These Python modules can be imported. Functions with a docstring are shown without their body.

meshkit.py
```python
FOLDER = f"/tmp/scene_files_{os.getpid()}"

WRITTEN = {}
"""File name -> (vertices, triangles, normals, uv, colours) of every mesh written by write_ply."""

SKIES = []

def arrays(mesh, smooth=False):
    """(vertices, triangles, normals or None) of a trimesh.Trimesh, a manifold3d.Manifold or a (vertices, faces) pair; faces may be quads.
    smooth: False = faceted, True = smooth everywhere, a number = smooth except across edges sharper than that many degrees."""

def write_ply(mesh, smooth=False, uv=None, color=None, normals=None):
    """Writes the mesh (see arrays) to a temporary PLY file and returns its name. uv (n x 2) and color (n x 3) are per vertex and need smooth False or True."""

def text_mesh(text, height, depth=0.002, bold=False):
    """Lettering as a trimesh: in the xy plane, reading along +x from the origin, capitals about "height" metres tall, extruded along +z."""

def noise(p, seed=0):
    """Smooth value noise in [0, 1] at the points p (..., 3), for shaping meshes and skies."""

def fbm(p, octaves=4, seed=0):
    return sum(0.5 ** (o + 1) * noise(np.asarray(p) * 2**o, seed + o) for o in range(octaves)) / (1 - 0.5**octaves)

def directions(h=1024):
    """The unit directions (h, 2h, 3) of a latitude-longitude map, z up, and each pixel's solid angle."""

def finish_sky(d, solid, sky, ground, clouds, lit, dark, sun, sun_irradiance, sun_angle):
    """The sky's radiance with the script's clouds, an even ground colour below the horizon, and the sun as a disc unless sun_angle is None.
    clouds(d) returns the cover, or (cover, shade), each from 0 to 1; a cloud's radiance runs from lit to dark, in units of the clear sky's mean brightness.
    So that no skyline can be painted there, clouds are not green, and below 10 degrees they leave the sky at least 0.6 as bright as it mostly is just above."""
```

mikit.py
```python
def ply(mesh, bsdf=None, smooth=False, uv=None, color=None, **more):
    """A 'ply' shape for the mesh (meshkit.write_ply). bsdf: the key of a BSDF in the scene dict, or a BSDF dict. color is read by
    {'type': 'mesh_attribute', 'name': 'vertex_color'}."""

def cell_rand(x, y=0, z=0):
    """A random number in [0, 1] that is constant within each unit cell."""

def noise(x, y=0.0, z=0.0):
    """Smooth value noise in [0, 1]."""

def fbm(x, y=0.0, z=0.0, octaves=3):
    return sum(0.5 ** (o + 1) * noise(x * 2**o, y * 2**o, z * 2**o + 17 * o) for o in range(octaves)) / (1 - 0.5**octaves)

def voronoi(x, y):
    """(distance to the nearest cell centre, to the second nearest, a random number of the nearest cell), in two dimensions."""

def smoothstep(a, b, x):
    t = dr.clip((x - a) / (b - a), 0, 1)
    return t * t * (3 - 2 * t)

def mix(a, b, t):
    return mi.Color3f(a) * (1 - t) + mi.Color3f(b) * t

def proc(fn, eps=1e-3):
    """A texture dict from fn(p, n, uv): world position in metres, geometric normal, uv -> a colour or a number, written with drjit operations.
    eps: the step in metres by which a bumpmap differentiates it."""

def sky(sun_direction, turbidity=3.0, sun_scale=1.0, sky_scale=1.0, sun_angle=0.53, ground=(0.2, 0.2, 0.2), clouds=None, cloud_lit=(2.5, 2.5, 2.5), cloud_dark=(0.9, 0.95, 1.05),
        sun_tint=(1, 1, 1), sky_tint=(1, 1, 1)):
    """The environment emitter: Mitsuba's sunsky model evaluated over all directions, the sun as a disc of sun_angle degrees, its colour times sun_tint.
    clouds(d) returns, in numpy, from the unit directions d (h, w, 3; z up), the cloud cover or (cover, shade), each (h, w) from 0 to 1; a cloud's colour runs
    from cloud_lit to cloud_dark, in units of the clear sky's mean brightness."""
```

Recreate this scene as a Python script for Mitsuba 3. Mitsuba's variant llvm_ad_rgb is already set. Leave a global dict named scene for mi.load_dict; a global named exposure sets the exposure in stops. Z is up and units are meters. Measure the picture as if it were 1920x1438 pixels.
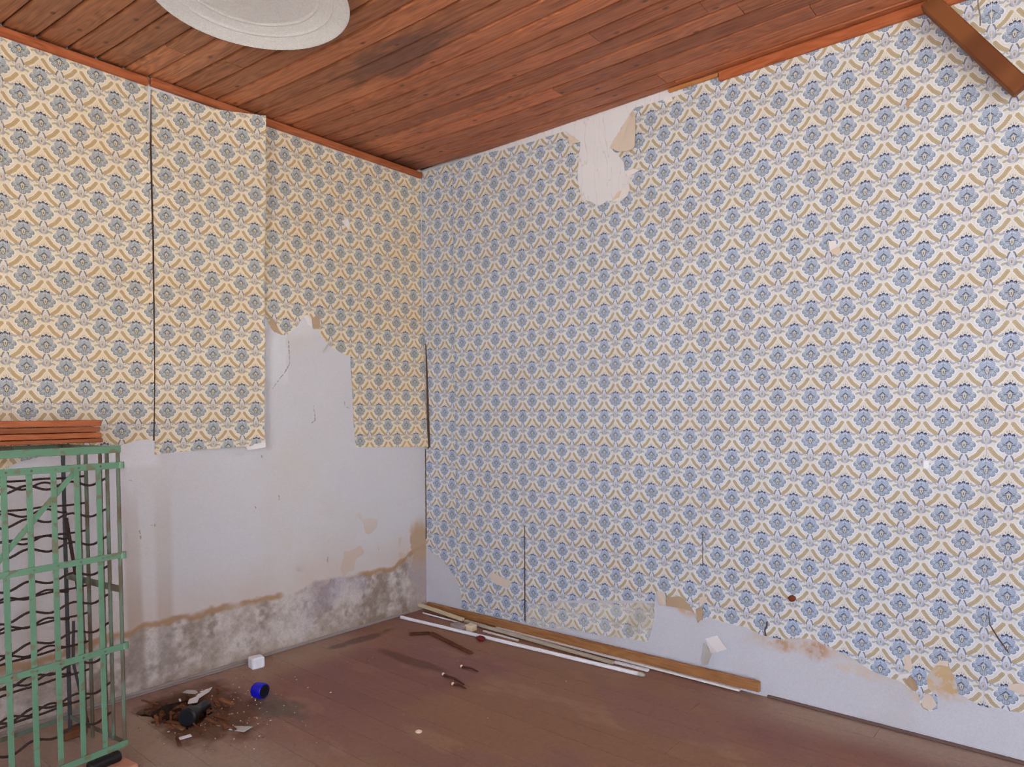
import math
import random

import drjit as dr
import mapbox_earcut
import numpy as np
import shapely
import shapely.geometry as sg
import trimesh
import manifold3d as m3
import mitsuba as mi

import meshkit
import mikit
from mikit import cell_rand, fbm, mix, noise, proc, smoothstep

T = mi.ScalarTransform4f
random.seed(7)
RNG = np.random.default_rng(7)
scene, labels = {'type': 'scene'}, {}

# ------------------------------------------------------------------ camera
F_PX, YAW, PITCH, ROLL = 1280.889, 0.68894040, -0.02812894, -0.00759314
CAM = np.array([-2.866129, -3.220006, 1.225749])
PPX, PPY = 35.536, 89.280
FW = np.array([math.cos(YAW) * math.cos(PITCH), math.sin(YAW) * math.cos(PITCH), math.sin(PITCH)])
_r = np.array([math.sin(YAW), -math.cos(YAW), 0.0])
_u = np.cross(_r, FW)
RIGHT, UP = _r * math.cos(ROLL) + _u * math.sin(ROLL), -_r * math.sin(ROLL) + _u * math.cos(ROLL)
scene['camera'] = {'type': 'perspective', 'fov_axis': 'x', 'fov': math.degrees(2 * math.atan(960 / F_PX)), 'near_clip': 0.05, 'far_clip': 200.0,
                   'principal_point_offset_x': -PPX / 1920, 'principal_point_offset_y': -PPY / 1438,
                   'to_world': T().look_at(origin=CAM.tolist(), target=(CAM + FW).tolist(), up=UP.tolist())}

# ------------------------------------------------------------------ sky and exposure: a bright hazy day outside two unseen open windows, one added for fill, the sun behind the house
exposure = 4.78
scene['sky'] = mikit.sky((0.5, 0.45, 0.75), turbidity=4.0, sun_scale=1.0, sky_scale=1.0, ground=(0.60, 0.62, 0.63), sun_angle=1.0, sun_tint=(0.95, 1.0, 1.0), sky_tint=(0.94, 1.0, 0.98),
                         clouds=lambda d: (np.full(d.shape[:2], 0.6), np.full(d.shape[:2], 0.2)), cloud_lit=(2.3, 2.4, 2.4), cloud_dark=(1.45, 1.5, 1.5))


# ------------------------------------------------------------------ helpers
def at(pts, axis, value):
    """Points of the plane x_axis = value that lie behind pixels of the photograph."""
    p = np.atleast_2d(np.asarray(pts, float))
    d = FW + (p[:, :1] - 960 - PPX) / F_PX * RIGHT - (p[:, 1:] - 719 - PPY) / F_PX * UP
    return CAM + ((value - CAM[axis]) / d[:, axis])[:, None] * d


def on_left(pts, off=0.0):
    return at(pts, 1, -off)[:, [0, 2]]


def on_right(pts, off=0.0):
    return at(pts, 0, -off)[:, [1, 2]]


def lin(c):
    c = [int(c[i:i + 2], 16) / 255 for i in (1, 3, 5)] if isinstance(c, str) else c
    return [x / 12.92 if x <= 0.04045 else ((x + 0.055) / 1.055) ** 2.4 for x in c]


def put(name, mesh, mat, parent=None, smooth=False, label=None, category=None, group=None, kind=None, **more):
    key = (parent + '__' if parent else '') + name
    base, k = key, 0
    while key in scene or any(s.startswith(key + '__') for s in scene):
        k += 1
        key = f'{base}_{k:03d}'
    scene[key] = mikit.ply(mesh, mat, smooth=smooth, **more)
    tag(key, label, category, group, kind)
    return key


def tag(key, label=None, category=None, group=None, kind=None):
    d = {k: v for k, v in (('label', label), ('category', category), ('group', group), ('kind', kind)) if v}
    if d:
        labels[key] = {**labels.get(key, {}), **d}


USED = set()


def thing(name, label, category, group=None):
    key, k = name, 0
    while key in USED or key in scene:
        k += 1
        key = f'{name}_{k:03d}'
    USED.add(key)
    tag(key, label, category, group)
    return key


def box(lo, hi, bevel=0.0):
    lo, hi = np.asarray(lo, float), np.asarray(hi, float)
    if bevel <= 0:
        return trimesh.creation.box(bounds=[lo, hi])
    a, b = lo + bevel, hi - bevel
    pts = []
    for x in (0, 1):
        for y in (0, 1):
            for z in (0, 1):
                c = np.array([(a, b)[x][0], (a, b)[y][1], (a, b)[z][2]])
                for ax, s in ((0, x), (1, y), (2, z)):
                    p = c.copy()
                    p[ax] += bevel * (2 * s - 1)
                    pts.append(p)
    return trimesh.convex.convex_hull(np.array(pts))


def bar(p, q, w, h, bevel=0.002, up=(0, 0, 1)):
    """A squared timber from p to q: w across, h along up."""
    p, q = np.asarray(p, float), np.asarray(q, float)
    L = np.linalg.norm(q - p)
    m = box([-w / 2, -h / 2, 0], [w / 2, h / 2, L], bevel)
    zz = (q - p) / L
    xx = np.cross(up, zz)
    xx /= np.linalg.norm(xx)
    yy = np.cross(zz, xx)
    M = np.eye(4)
    M[:3, 0], M[:3, 1], M[:3, 2], M[:3, 3] = xx, yy, zz, p
    m.apply_transform(M)
    return m


def tube(pts, r, sides=8, cap=True):
    pts = np.asarray(pts, float)
    r = np.broadcast_to(np.asarray(r, float), (len(pts),))
    t = np.gradient(pts, axis=0)
    t /= np.linalg.norm(t, axis=1, keepdims=True)
    ref = np.array([0.3, 0.2, 1.0]) if abs(t[:, 2]).mean() < 0.8 else np.array([1.0, 0.3, 0])
    a = np.cross(t, ref)
    a /= np.linalg.norm(a, axis=1, keepdims=True)
    b = np.cross(t, a)
    ang = np.arange(sides) * 2 * np.pi / sides
    v = (pts[:, None] + r[:, None, None] * (np.cos(ang)[None, :, None] * a[:, None] + np.sin(ang)[None, :, None] * b[:, None])).reshape(-1, 3)
    f = []
    n = len(pts)
    for i in range(n - 1):
        for j in range(sides):
            k = (j + 1) % sides
            f += [[i * sides + j, i * sides + k, (i + 1) * sides + k], [i * sides + j, (i + 1) * sides + k, (i + 1) * sides + j]]
    if cap:
        v = np.vstack([v, pts[0], pts[-1]])
        c0, c1 = len(v) - 2, len(v) - 1
        for j in range(sides):
            k = (j + 1) % sides
            f += [[c0, k, j], [c1, (n - 1) * sides + j, (n - 1) * sides + k]]
    m = trimesh.Trimesh(v, f, process=False)
    if m.volume < 0:
        m.invert()
    return m


def lathe(profile, axis_from, axis_to, sections=24):
    """profile: (radius, 0..1 along the axis)."""
    p, q = np.asarray(axis_from, float), np.asarray(axis_to, float)
    L = np.linalg.norm(q - p)
    m = trimesh.creation.revolve(np.array([(r, s * L) for r, s in profile]), sections=sections)
    M = trimesh.geometry.align_vectors([0, 0, 1], (q - p) / L)
    M[:3, 3] = p
    m.apply_transform(M)
    return m


def cat(ms):
    return trimesh.util.concatenate(ms)


def polys(g):
    return [x for x in getattr(g, 'geoms', [g]) if x.geom_type == 'Polygon' and x.area > 1e-9]


def triangulate(poly):
    rings = [np.array(poly.exterior.coords)[:-1]] + [np.array(r.coords)[:-1] for r in poly.interiors]
    v = np.vstack(rings)
    ends = np.cumsum([len(r) for r in rings]).astype(np.uint32)
    return v, mapbox_earcut.triangulate_float64(v, ends).reshape(-1, 3)


def sheet(poly, offset, thick, wall, cell=None):
    """A sheet of paper shaped like poly (along the wall, up): offset(s, z) is the distance of its front from the wall. Returns the mesh and (s, z) of each vertex."""
    g = sg.Polygon(poly).buffer(0) if not hasattr(poly, 'geom_type') else poly
    pieces = []
    if cell:
        x0, y0, x1, y1 = g.bounds
        for i in range(math.floor(x0 / cell), math.ceil(x1 / cell)):
            for j in range(math.floor(y0 / cell), math.ceil(y1 / cell)):
                pieces += polys(g.intersection(sg.box(i * cell, j * cell, (i + 1) * cell, (j + 1) * cell)))
    else:
        pieces = polys(g)
    V, Fc, n = [], [], 0
    for p in pieces:
        v, f = triangulate(p)
        V.append(v)
        Fc.append(f + n)
        n += len(v)
    v, f = np.vstack(V), np.vstack(Fc)
    _, idx, inv = np.unique(np.round(v, 6), axis=0, return_index=True, return_inverse=True)
    v, f = v[idx], inv.reshape(-1)[f]
    f = f[(f[:, 0] != f[:, 1]) & (f[:, 1] != f[:, 2]) & (f[:, 2] != f[:, 0])]
    off = np.array([offset(s, z) for s, z in v]) if callable(offset) else np.full(len(v), offset)

    def place(o):
        return np.c_[v[:, 0], -o, v[:, 1]] if wall == 'left' else np.c_[-o, v[:, 0], v[:, 1]]
    front, back = place(off), place(off - thick)
    e = np.sort(np.vstack([f[:, [0, 1]], f[:, [1, 2]], f[:, [2, 0]]]), axis=1)
    ue, cnt = np.unique(e, axis=0, return_counts=True)
    rim = ue[cnt == 1]
    N = len(v)
    side = np.vstack([np.c_[rim[:, 0], rim[:, 1], rim[:, 1] + N], np.c_[rim[:, 0], rim[:, 1] + N, rim[:, 0] + N]])
    m = trimesh.Trimesh(np.vstack([front, back]), np.vstack([f, f[:, ::-1] + N, side]), process=False)
    trimesh.repair.fix_normals(m)
    return m, np.vstack([v, v])


def rough(pts, step=0.012, amp=0.004, seed=0):
    """A torn edge: the polyline with fine irregularity."""
    pts = np.asarray(pts, float)
    out = []
    for i in range(len(pts) - 1):
        n = max(1, int(np.linalg.norm(pts[i + 1] - pts[i]) / step))
        for k in range(n):
            out.append(pts[i] + (pts[i + 1] - pts[i]) * k / n)
    out.append(pts[-1])
    out = np.array(out)
    j = meshkit.noise(np.c_[out * 90, np.full(len(out), seed * 3.7)], seed) - 0.5
    k = meshkit.noise(np.c_[out * 90, np.full(len(out), seed * 3.7 + 9)], seed) - 0.5
    out[1:-1] += 2 * amp * np.c_[j, k][1:-1]
    return out


# ------------------------------------------------------------------ materials
def simple(name, color, rough_=0.7, metallic=0.0, spec=0.3, **kw):
    scene[name] = {'type': 'twosided', 'bsdf': {'type': 'principled', 'base_color': {'type': 'rgb', 'value': lin(color)} if isinstance(color, (str, tuple, list)) else color,
                                                'roughness': rough_, 'metallic': metallic, 'specular': spec, **kw}}
    return name


def textured(name, fn, rough_=0.8, bump=None, bump_scale=1.0, spec=0.2, eps=1e-3, **kw):
    b = {'type': 'principled', 'base_color': proc(fn), 'roughness': rough_, 'specular': spec, **kw}
    if bump is not None:
        b = {'type': 'bumpmap', 'arbitrary': proc(bump, eps), 'scale': bump_scale, 'bsdf': b}
    scene[name] = {'type': 'twosided', 'bsdf': b}
    return name


def capsule(x, y, ax, ay, bx, by):
    dx, dy = bx - ax, by - ay
    t = dr.clip(((x - ax) * dx + (y - ay) * dy) / (dx * dx + dy * dy), 0, 1)
    return dr.sqrt(dr.square(x - ax - t * dx) + dr.square(y - ay - t * dy)), t


def ell(x, y, cx, cy, rx, ry, ang=0.0):
    c, s = math.cos(ang), math.sin(ang)
    X, Y = (x - cx) * c + (y - cy) * s, -(x - cx) * s + (y - cy) * c
    return dr.sqrt(dr.square(X / rx) + dr.square(Y / ry)) - 1


def damask(u, v):
    """The printed pattern: u, v in half repeats; a flower stands wherever u and v are whole numbers with an even sum."""
    def around(cx, cy):
        """Coordinates from the flower whose point (cx, cy) is nearest, so that no part of the drawing is cut at a cell's edge."""
        p, q = dr.round((u - cx + v - cy) / 2), dr.round((u - cx - v + cy) / 2)
        return (u - p - q) * 0.76, v - p + q
    x, y = around(0, 0)
    ax = dr.abs(x)
    W = 0.016

    def on(d, w=W):
        return 1 - smoothstep(-w, w, d)
    c = mi.Color3f(lin('#e3dcd0'))
    # pale halo round the flower and its tracery
    halo = on(ell(ax, y, 0.27, 0.02, 0.40, 0.46, -0.25), 0.22)
    c = mix(c, lin('#e2dfda'), halo * 0.95)
    tr, _ = capsule(ax, y, 0.10, 0.86, 0.38, 0.50)
    tr2, _ = capsule(ax, y, 0.38, 0.50, 0.66, 0.10)
    c = mix(c, lin('#e6e4e3'), on(dr.minimum(tr, tr2) - 0.045, 0.03))
    # gold feathers
    for side in (1, -1):
        gx, gy = around(side * 0.6, -0.33)
        gx = side * gx
        l1, t1 = capsule(gx, gy, 0.25, -0.545, 0.46, -0.375)
        l2, t2 = capsule(gx, gy, 0.46, -0.375, 0.640, -0.120)
        d = dr.minimum(l1, l2)
        c = mix(c, lin('#efece9'), on(d - 0.115, 0.02) * 0.8)
        frill = 0.008 * dr.sin(60 * (gx + gy))
        body = on(d - 0.076 - frill)
        c = mix(c, lin('#b9a685'), body)
        c = mix(c, lin('#c8b899'), body * on(dr.abs(d - 0.036) - 0.018, 0.014) * (0.6 + 0.4 * dr.sin(110 * (gx + gy))))
        c = mix(c, lin('#a28e6c'), body * smoothstep(0.060, 0.074, d) * 0.75)
    # grey sprigs beside the flower
    for side in (1, -1):
        gx, gy = around(side * 0.52, 0.3)
        gx = side * gx
        sp = dr.minimum(dr.minimum(ell(gx, gy, 0.33, 0.355, 0.085, 0.046, -0.35), ell(gx, gy, 0.445, 0.385, 0.070, 0.036, 0.45)), dr.minimum(ell(gx, gy, 0.25, 0.43, 0.04, 0.035, 0.0), ell(gx, gy, 0.53, 0.33, 0.05, 0.032, -0.6)))
        c = mix(c, lin('#a3a8b6'), on(sp, 0.22) * 0.85)
        c = mix(c, lin('#c3c7d2'), on(sp + 0.55, 0.25) * 0.5)
        c = mix(c, lin('#a6a68e'), on(ell(gx, gy, 0.49, 0.17, 0.10, 0.042, 0.45), 0.2) * 0.9)
        c = mix(c, lin('#c9c8b4'), on(ell(gx, gy, 0.49, 0.17, 0.06, 0.014, 0.45), 0.4) * 0.8)
    # bud under the flower
    bx, by = around(0, -0.70)
    ba = dr.abs(bx)
    w = 0.150 * dr.sqrt(dr.clip(dr.sin(dr.clip((by + 0.96) / 0.62, 0, 1) * 3.14159), 0, 1)) * (1 - 0.35 * smoothstep(-0.65, -0.38, by))
    bud = on(ba - w, 0.02) * on(dr.abs(by + 0.65) - 0.31, 0.01)
    c = mix(c, lin('#9aa0b0'), on(ell(ba, by, 0.085, -0.85, 0.125, 0.078, 0.55), 0.2) * 0.95)
    c = mix(c, lin('#dadbe3'), bud)
    c = mix(c, lin('#9c9ead'), bud * smoothstep(-0.040, -0.012, ba - w) * smoothstep(-0.5, -0.62, by) * 0.9)
    ov = ell(bx, by, 0, -0.76, 0.085, 0.135)
    c = mix(c, lin('#a9a6a6'), bud * on(dr.abs(ov) - 0.12, 0.1) * 0.9)
    c = mix(c, lin('#bdb5ad'), on(ell(bx, by, 0, -0.76, 0.05, 0.09), 0.25))
    c = mix(c, lin('#8d8985'), on(ell(bx, by, 0, -0.78, 0.020, 0.05), 0.3) * 0.9)
    a1, _ = capsule(ba, by, 0.035, -0.34, 0.105, -0.46)
    a2, _ = capsule(ba, by, 0.105, -0.46, 0.155, -0.60)
    c = mix(c, lin('#6f768c'), on(dr.minimum(a1, a2) - 0.027) * 0.95)
    st, _ = capsule(bx, by, 0, -0.26, 0, -0.42)
    c = mix(c, lin('#e3e3e8'), on(st - 0.024))
    # flower head: two drooping wings of jagged petals under a pale crown
    ang = dr.atan2(y - 0.14, ax + 1e-4)
    rr = dr.sqrt(ax * ax + dr.square(y - 0.14))
    wing = dr.sqrt(dr.square(ax / 0.385) + dr.square((y - 0.03) / (0.20 + 0.12 * smoothstep(0.06, -0.02, y)))) - 1
    fan = dr.sqrt(dr.square(ax / 0.24) + dr.square((y + 0.08) / 0.245)) - 1
    hd = dr.minimum(wing, fan)
    lobe = dr.abs(dr.sin(5.6 * ang + 0.5))
    hd = hd + 0.26 * (1 - lobe) * (1 - lobe) * smoothstep(0.12, 0.0, y) - 0.05
    c = mix(c, lin('#e9eaec'), on(hd - 0.17, 0.05) * 0.9)
    head = on(hd, 0.05)
    petal = 0.5 + 0.5 * dr.sin(34 * ang + 10 * rr)
    c = mix(c, mix(lin('#929fb2'), lin('#b3bcc8'), petal), head)
    c = mix(c, lin('#76839b'), head * smoothstep(-0.17, -0.03, hd) * smoothstep(0.16, 0.04, y) * 0.85)
    c = mix(c, lin('#6f7d98'), head * (1 - smoothstep(0.0, 0.22, lobe)) * smoothstep(0.15, 0.24, rr) * smoothstep(0.10, 0.0, y) * 0.85)
    c = mix(c, lin('#d3d9e0'), head * on(dr.abs(rr - 0.26 - 0.02 * lobe) - 0.016, 0.012) * lobe * 0.8)
    c = mix(c, lin('#dfe3e8'), head * on(capsule(ax, y, 0.20, 0.165, 0.345, 0.10)[0] - 0.014, 0.012) * 0.8)
    crown = dr.minimum(ell(x, y, 0, 0.30, 0.13, 0.19), ell(ax, y, 0.15, 0.23, 0.12, 0.13))
    c = mix(c, mix(lin('#9eabc1'), lin('#b9c3d3'), 0.5 + 0.5 * dr.sin(26 * dr.atan2(y - 0.1, ax + 1e-4))), on(crown, 0.10))
    c = mix(c, lin('#7a88a6'), on(crown, 0.10) * smoothstep(-0.16, -0.02, crown) * 0.6)
    dots = dr.minimum(ell(ax, y, 0.052, 0.365, 0.018, 0.030), ell(ax, y, 0.105, 0.325, 0.016, 0.022))
    c = mix(c, lin('#dde3ee'), on(dots, 0.3) * 0.9)
    c = mix(c, lin('#5d6a8c'), on(ell(ax, y, 0.0, 0.30, 0.016, 0.05), 0.3) * 0.7)
    berry = dr.minimum(ell(x, y, 0, 0.470, 0.056, 0.056), ell(ax, y, 0.135, 0.420, 0.060, 0.054))
    c = mix(c, lin('#343f66'), on(berry, 0.2))
    c = mix(c, lin('#b9c3dc'), on(ell(ax, y, 0.122, 0.395, 0.026, 0.020), 0.3) * 0.9)
    c = mix(c, lin('#b9c3dc'), on(ell(ax, y, 0.0, 0.440, 0.026, 0.018), 0.3) * 0.9)
    for k in range(4):
        s, _ = capsule(ax, y, 0.070 * k, 0.555 - 0.022 * k * k, 0.088 * k, 0.615 - 0.028 * k * k)
        c = mix(c, lin('#75789a'), on(s - 0.010, 0.010) * 0.9)
    # dark drawing and pistil
    k1, _ = capsule(ax, y, 0.0, 0.205, 0.105, 0.10)
    k2, _ = capsule(ax, y, 0.075, 0.03, 0.185, 0.045)
    k3, _ = capsule(ax, y, 0.085, 0.02, 0.035, -0.12)
    c = mix(c, lin('#d4d0c4'), on(ell(x, y, 0, 0.0, 0.070, 0.12), 0.2))
    c = mix(c, lin('#343a52'), on(k1 - 0.017) * 0.95)
    c = mix(c, lin('#343a52'), on(dr.minimum(k2 - 0.014, k3 - 0.010)) * 0.88)
    k4, _ = capsule(x, y, 0, 0.035, 0, -0.045)
    k5, _ = capsule(ax, y, 0, -0.145, 0.05, -0.125)
    c = mix(c, lin('#454145'), on(dr.minimum(k4 - 0.016, k5 - 0.012)) * 0.92)
    return c


def specks(p, seeds, cell, size, dens):
    """Sparse small marks in three dimensions."""
    q = p / cell
    i = [dr.floor(v) for v in (q.x, q.y, q.z)]
    jit = [cell_rand(i[0] + s, i[1], i[2] + seeds) * 0.6 + 0.2 for s in (0, 31, 57)]
    d = dr.sqrt(sum(dr.square(a - b - c) for a, b, c in zip((q.x, q.y, q.z), i, jit)))
    return (1 - smoothstep(size * 0.7, size, d)) * dr.select(cell_rand(i[0], i[1] + 77, i[2] + seeds) < dens, 1.0, 0.0)


def paper_fn(tint, warm):
    def f(p, n, uv):
        c = damask(uv.x, uv.y)
        blotch = fbm(p.x * 1.7 + 3, p.y * 1.7, p.z * 1.7, 3)
        c = c * mi.Color3f(lin(tint)) * (0.95 + 0.10 * blotch)
        c = mix(c, c * mi.Color3f(1.0, 0.93, 0.84), smoothstep(0.45, 0.75, fbm(p.x * 5, p.y * 5 + 9, p.z * 5, 2)) * warm)
        c = c * (0.95 + 0.1 * noise(p.x * 300, p.y * 300, p.z * 300))
        return mix(c, lin('#5d4a3c'), specks(p, 3, 0.23, 0.018, 0.10) * 0.85)
    return f


textured('wallpaper_blue', paper_fn('#eff3fc', 0.35), rough_=0.75)
textured('wallpaper_warm_light', paper_fn('#fbf1e0', 0.5), rough_=0.75)  # same paper, with the left wall's warm light put into its tint


def worn_fn(p, n, uv):
    c = damask(uv.x, uv.y)
    wear = smoothstep(0.35, 0.65, fbm(p.y * 22, p.z * 22, 4.0, 3))
    c = mix(c, lin('#b5b4ac'), 0.22)
    c = mix(c, lin('#a3957c'), smoothstep(0.5, 0.7, fbm(p.y * 9, p.z * 9, 1.0, 3)) * 0.45)
    return mix(c, lin('#c9c5c2'), wear * 0.35)


textured('wallpaper_worn', worn_fn, rough_=0.85)
simple('shade_tear_brown', '#57453a', 0.95)  # dark brown of the painted seam shade, dirt and tears
simple('paper_back', '#d6c8bd', 0.85)
simple('paper_back_white', '#e2dde0', 0.85)
simple('paper_stained', '#b39a80', 0.9)

# the tide line of the damp on the left wall, as heights along the wall
TIDE = [(-6.0, 0.25), (-2.16, 0.25), (-1.99, 0.25), (-1.725, 0.276), (-1.65, 0.292), (-1.466, 0.284), (-1.29, 0.293), (-1.1, 0.29), (-0.86, 0.294), (-0.79, 0.324), (-0.59, 0.314), (-0.27, 0.285), (-0.08, 0.383), (0.2, 0.40)]


CRACKS = [on_left(pts).tolist() for pts in ([(541, 638), (542, 660), (543, 682), (533, 700), (521, 715), (511, 729)], [(589, 761), (589, 771)], [(590, 772), (591, 788), (584, 793)], [(645, 748), (647, 762), (655, 765)], [(475, 945), (480, 952), (476, 960)],
                                          [(490, 853), (493, 860)], [(523, 930), (524, 936)], [(283, 985), (291, 983), (288, 989)], [(240, 900), (246, 901)], [(709, 1025), (711, 1038)], [(615, 1045), (614, 1055)],  [(262, 995), (264, 1010)])]


def polyline(x, pts):
    y = mi.Float(pts[0][1])
    for (x0, y0), (x1, y1) in zip(pts[:-1], pts[1:]):
        y = dr.select(x >= x0, y0 + (y1 - y0) * (x - x0) / (x1 - x0), y)
    return y


def plaster_left_fn(p, n, uv):
    x, z = p.x, p.z
    c = mi.Color3f(lin('#cbc9cf'))
    c = mix(c, lin('#cac5c4'), smoothstep(0.4, 0.7, fbm(x * 2.2, z * 2.2, 5.0, 3)) * 0.8)
    # whiter skim coat high up, older bare patches in it
    white = smoothstep(1.60, 1.72, z + 0.2 * (fbm(x * 6, z * 6, 2.0, 2) - 0.5))
    c = mix(c, lin('#d6d4da'), white * 0.8)
    c = mix(c, lin('#d6d5db'), smoothstep(-1.55, -1.60, x) * smoothstep(0.98, 1.02, z) * 0.8)
    c = mix(c, lin('#d4d4db'), smoothstep(-0.93, -0.94, x + 0.02 * (noise(z * 20) - 0.5)) * smoothstep(1.36, 1.42, z) * 0.8)
    c = c * (0.965 + 0.07 * noise(x * 260, z * 260))
    # pinkish damp that rises above the tide line
    h = z - polyline(x, TIDE) + 0.035 * (fbm(x * 14, z * 14, 1.0, 3) - 0.5)
    c = mix(c, lin('#c7b3a8'), (1 - smoothstep(0.0, 0.28, h)) * (0.35 + 0.4 * fbm(x * 6, z * 6, 3.0, 2)))
    brown_band = (1 - smoothstep(0.02, 0.045, dr.abs(x + 1.69 + 0.02 * (z - 0.6)))) + 0.75 * (1 - smoothstep(0.02, 0.05, dr.abs(x + 1.56))) + 0.5 * (1 - smoothstep(0.01, 0.05, dr.abs(x + 2.06)))  # soft upright brown bands near the cage
    c = mix(c, lin('#a78d7a'), brown_band * smoothstep(0.98, 0.75, z) * (0.30 + 0.25 * smoothstep(0.7, 0.3, z)) * smoothstep(0.15, 0.3, z))
    # below it: grey brown, mottled, with flaking lighter places
    low = 1 - smoothstep(-0.012, 0.012, h)
    mott = 0.6 * fbm(x * 9, z * 9, 7.0, 4) + 0.4 * fbm(x * 34, z * 34, 3.0, 3)
    lowc = mix(lin('#ab9c92'), lin('#c5bab5'), smoothstep(0.30, 0.66, mott))
    lowc = mix(lowc, lin('#87756a'), smoothstep(0.45, 0.75, 0.65 * fbm(x * 11 + 8, z * 5, 2.0, 3) + 0.35 * fbm(x * 40, z * 40, 6.0, 2)) * 0.8)
    lowc = mix(lowc, lin('#a89cab'), smoothstep(-1.0, -0.6, x) * smoothstep(0.5, 0.62, fbm(x * 4, z * 4, 11.0, 2)) * 0.6)
    lowc = lowc * (0.9 + 0.2 * noise(x * 150, z * 150))
    c = mix(c, lowc, low)
    c = mix(c, lin('#94785c'), low * (1 - smoothstep(0.0, 0.07, z)) * 0.35)
    c = mix(c, lin('#78665c'), dr.minimum(brown_band, 1.0) * low * 0.5 * smoothstep(0.0, 0.12, z))
    # the brown edge of the stain
    edge = (1 - smoothstep(0.006, 0.026, dr.abs(h - 0.004) + 0.012 * (fbm(x * 40, z * 40, 61.0, 2) - 0.3))) * dr.maximum(smoothstep(0.3, 0.55, noise(x * 5.5 + 2, 1.0)), smoothstep(-1.15, -1.3, x))
    c = mix(c, lin('#a17a4e'), edge * 0.8)
    # flaked coats near the corner
    fl = smoothstep(0.645, 0.67, fbm(x * 7 + 1, z * 7, 21.0, 3)) * smoothstep(-1.1, -0.6, x) * smoothstep(0.75, 0.5, z) * smoothstep(0.26, 0.33, z)
    c = mix(c, lin('#c4b0a2'), fl * 0.8)
    corner = smoothstep(-0.13, -0.11, x + 0.10 * (fbm(x * 18, z * 18, 51.0, 3) - 0.5)) * smoothstep(0.62, 0.50, z + 0.06 * noise(x * 30))
    c = mix(c, lin('#b3967a'), corner * smoothstep(0.2, 0.36, z) * 0.9)
    c = mix(c, lin('#a5938c'), corner * (1 - smoothstep(0.2, 0.36, z)) * 0.6)
    crack = mi.Float(9)
    for line in CRACKS:
        for (ax_, az_), (bx_, bz_) in zip(line[:-1], line[1:]):
            crack = dr.minimum(crack, capsule(x, z, ax_, az_, bx_, bz_)[0])
    crack = crack + 0.006 * (noise(x * 130, z * 130) - 0.5)
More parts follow.
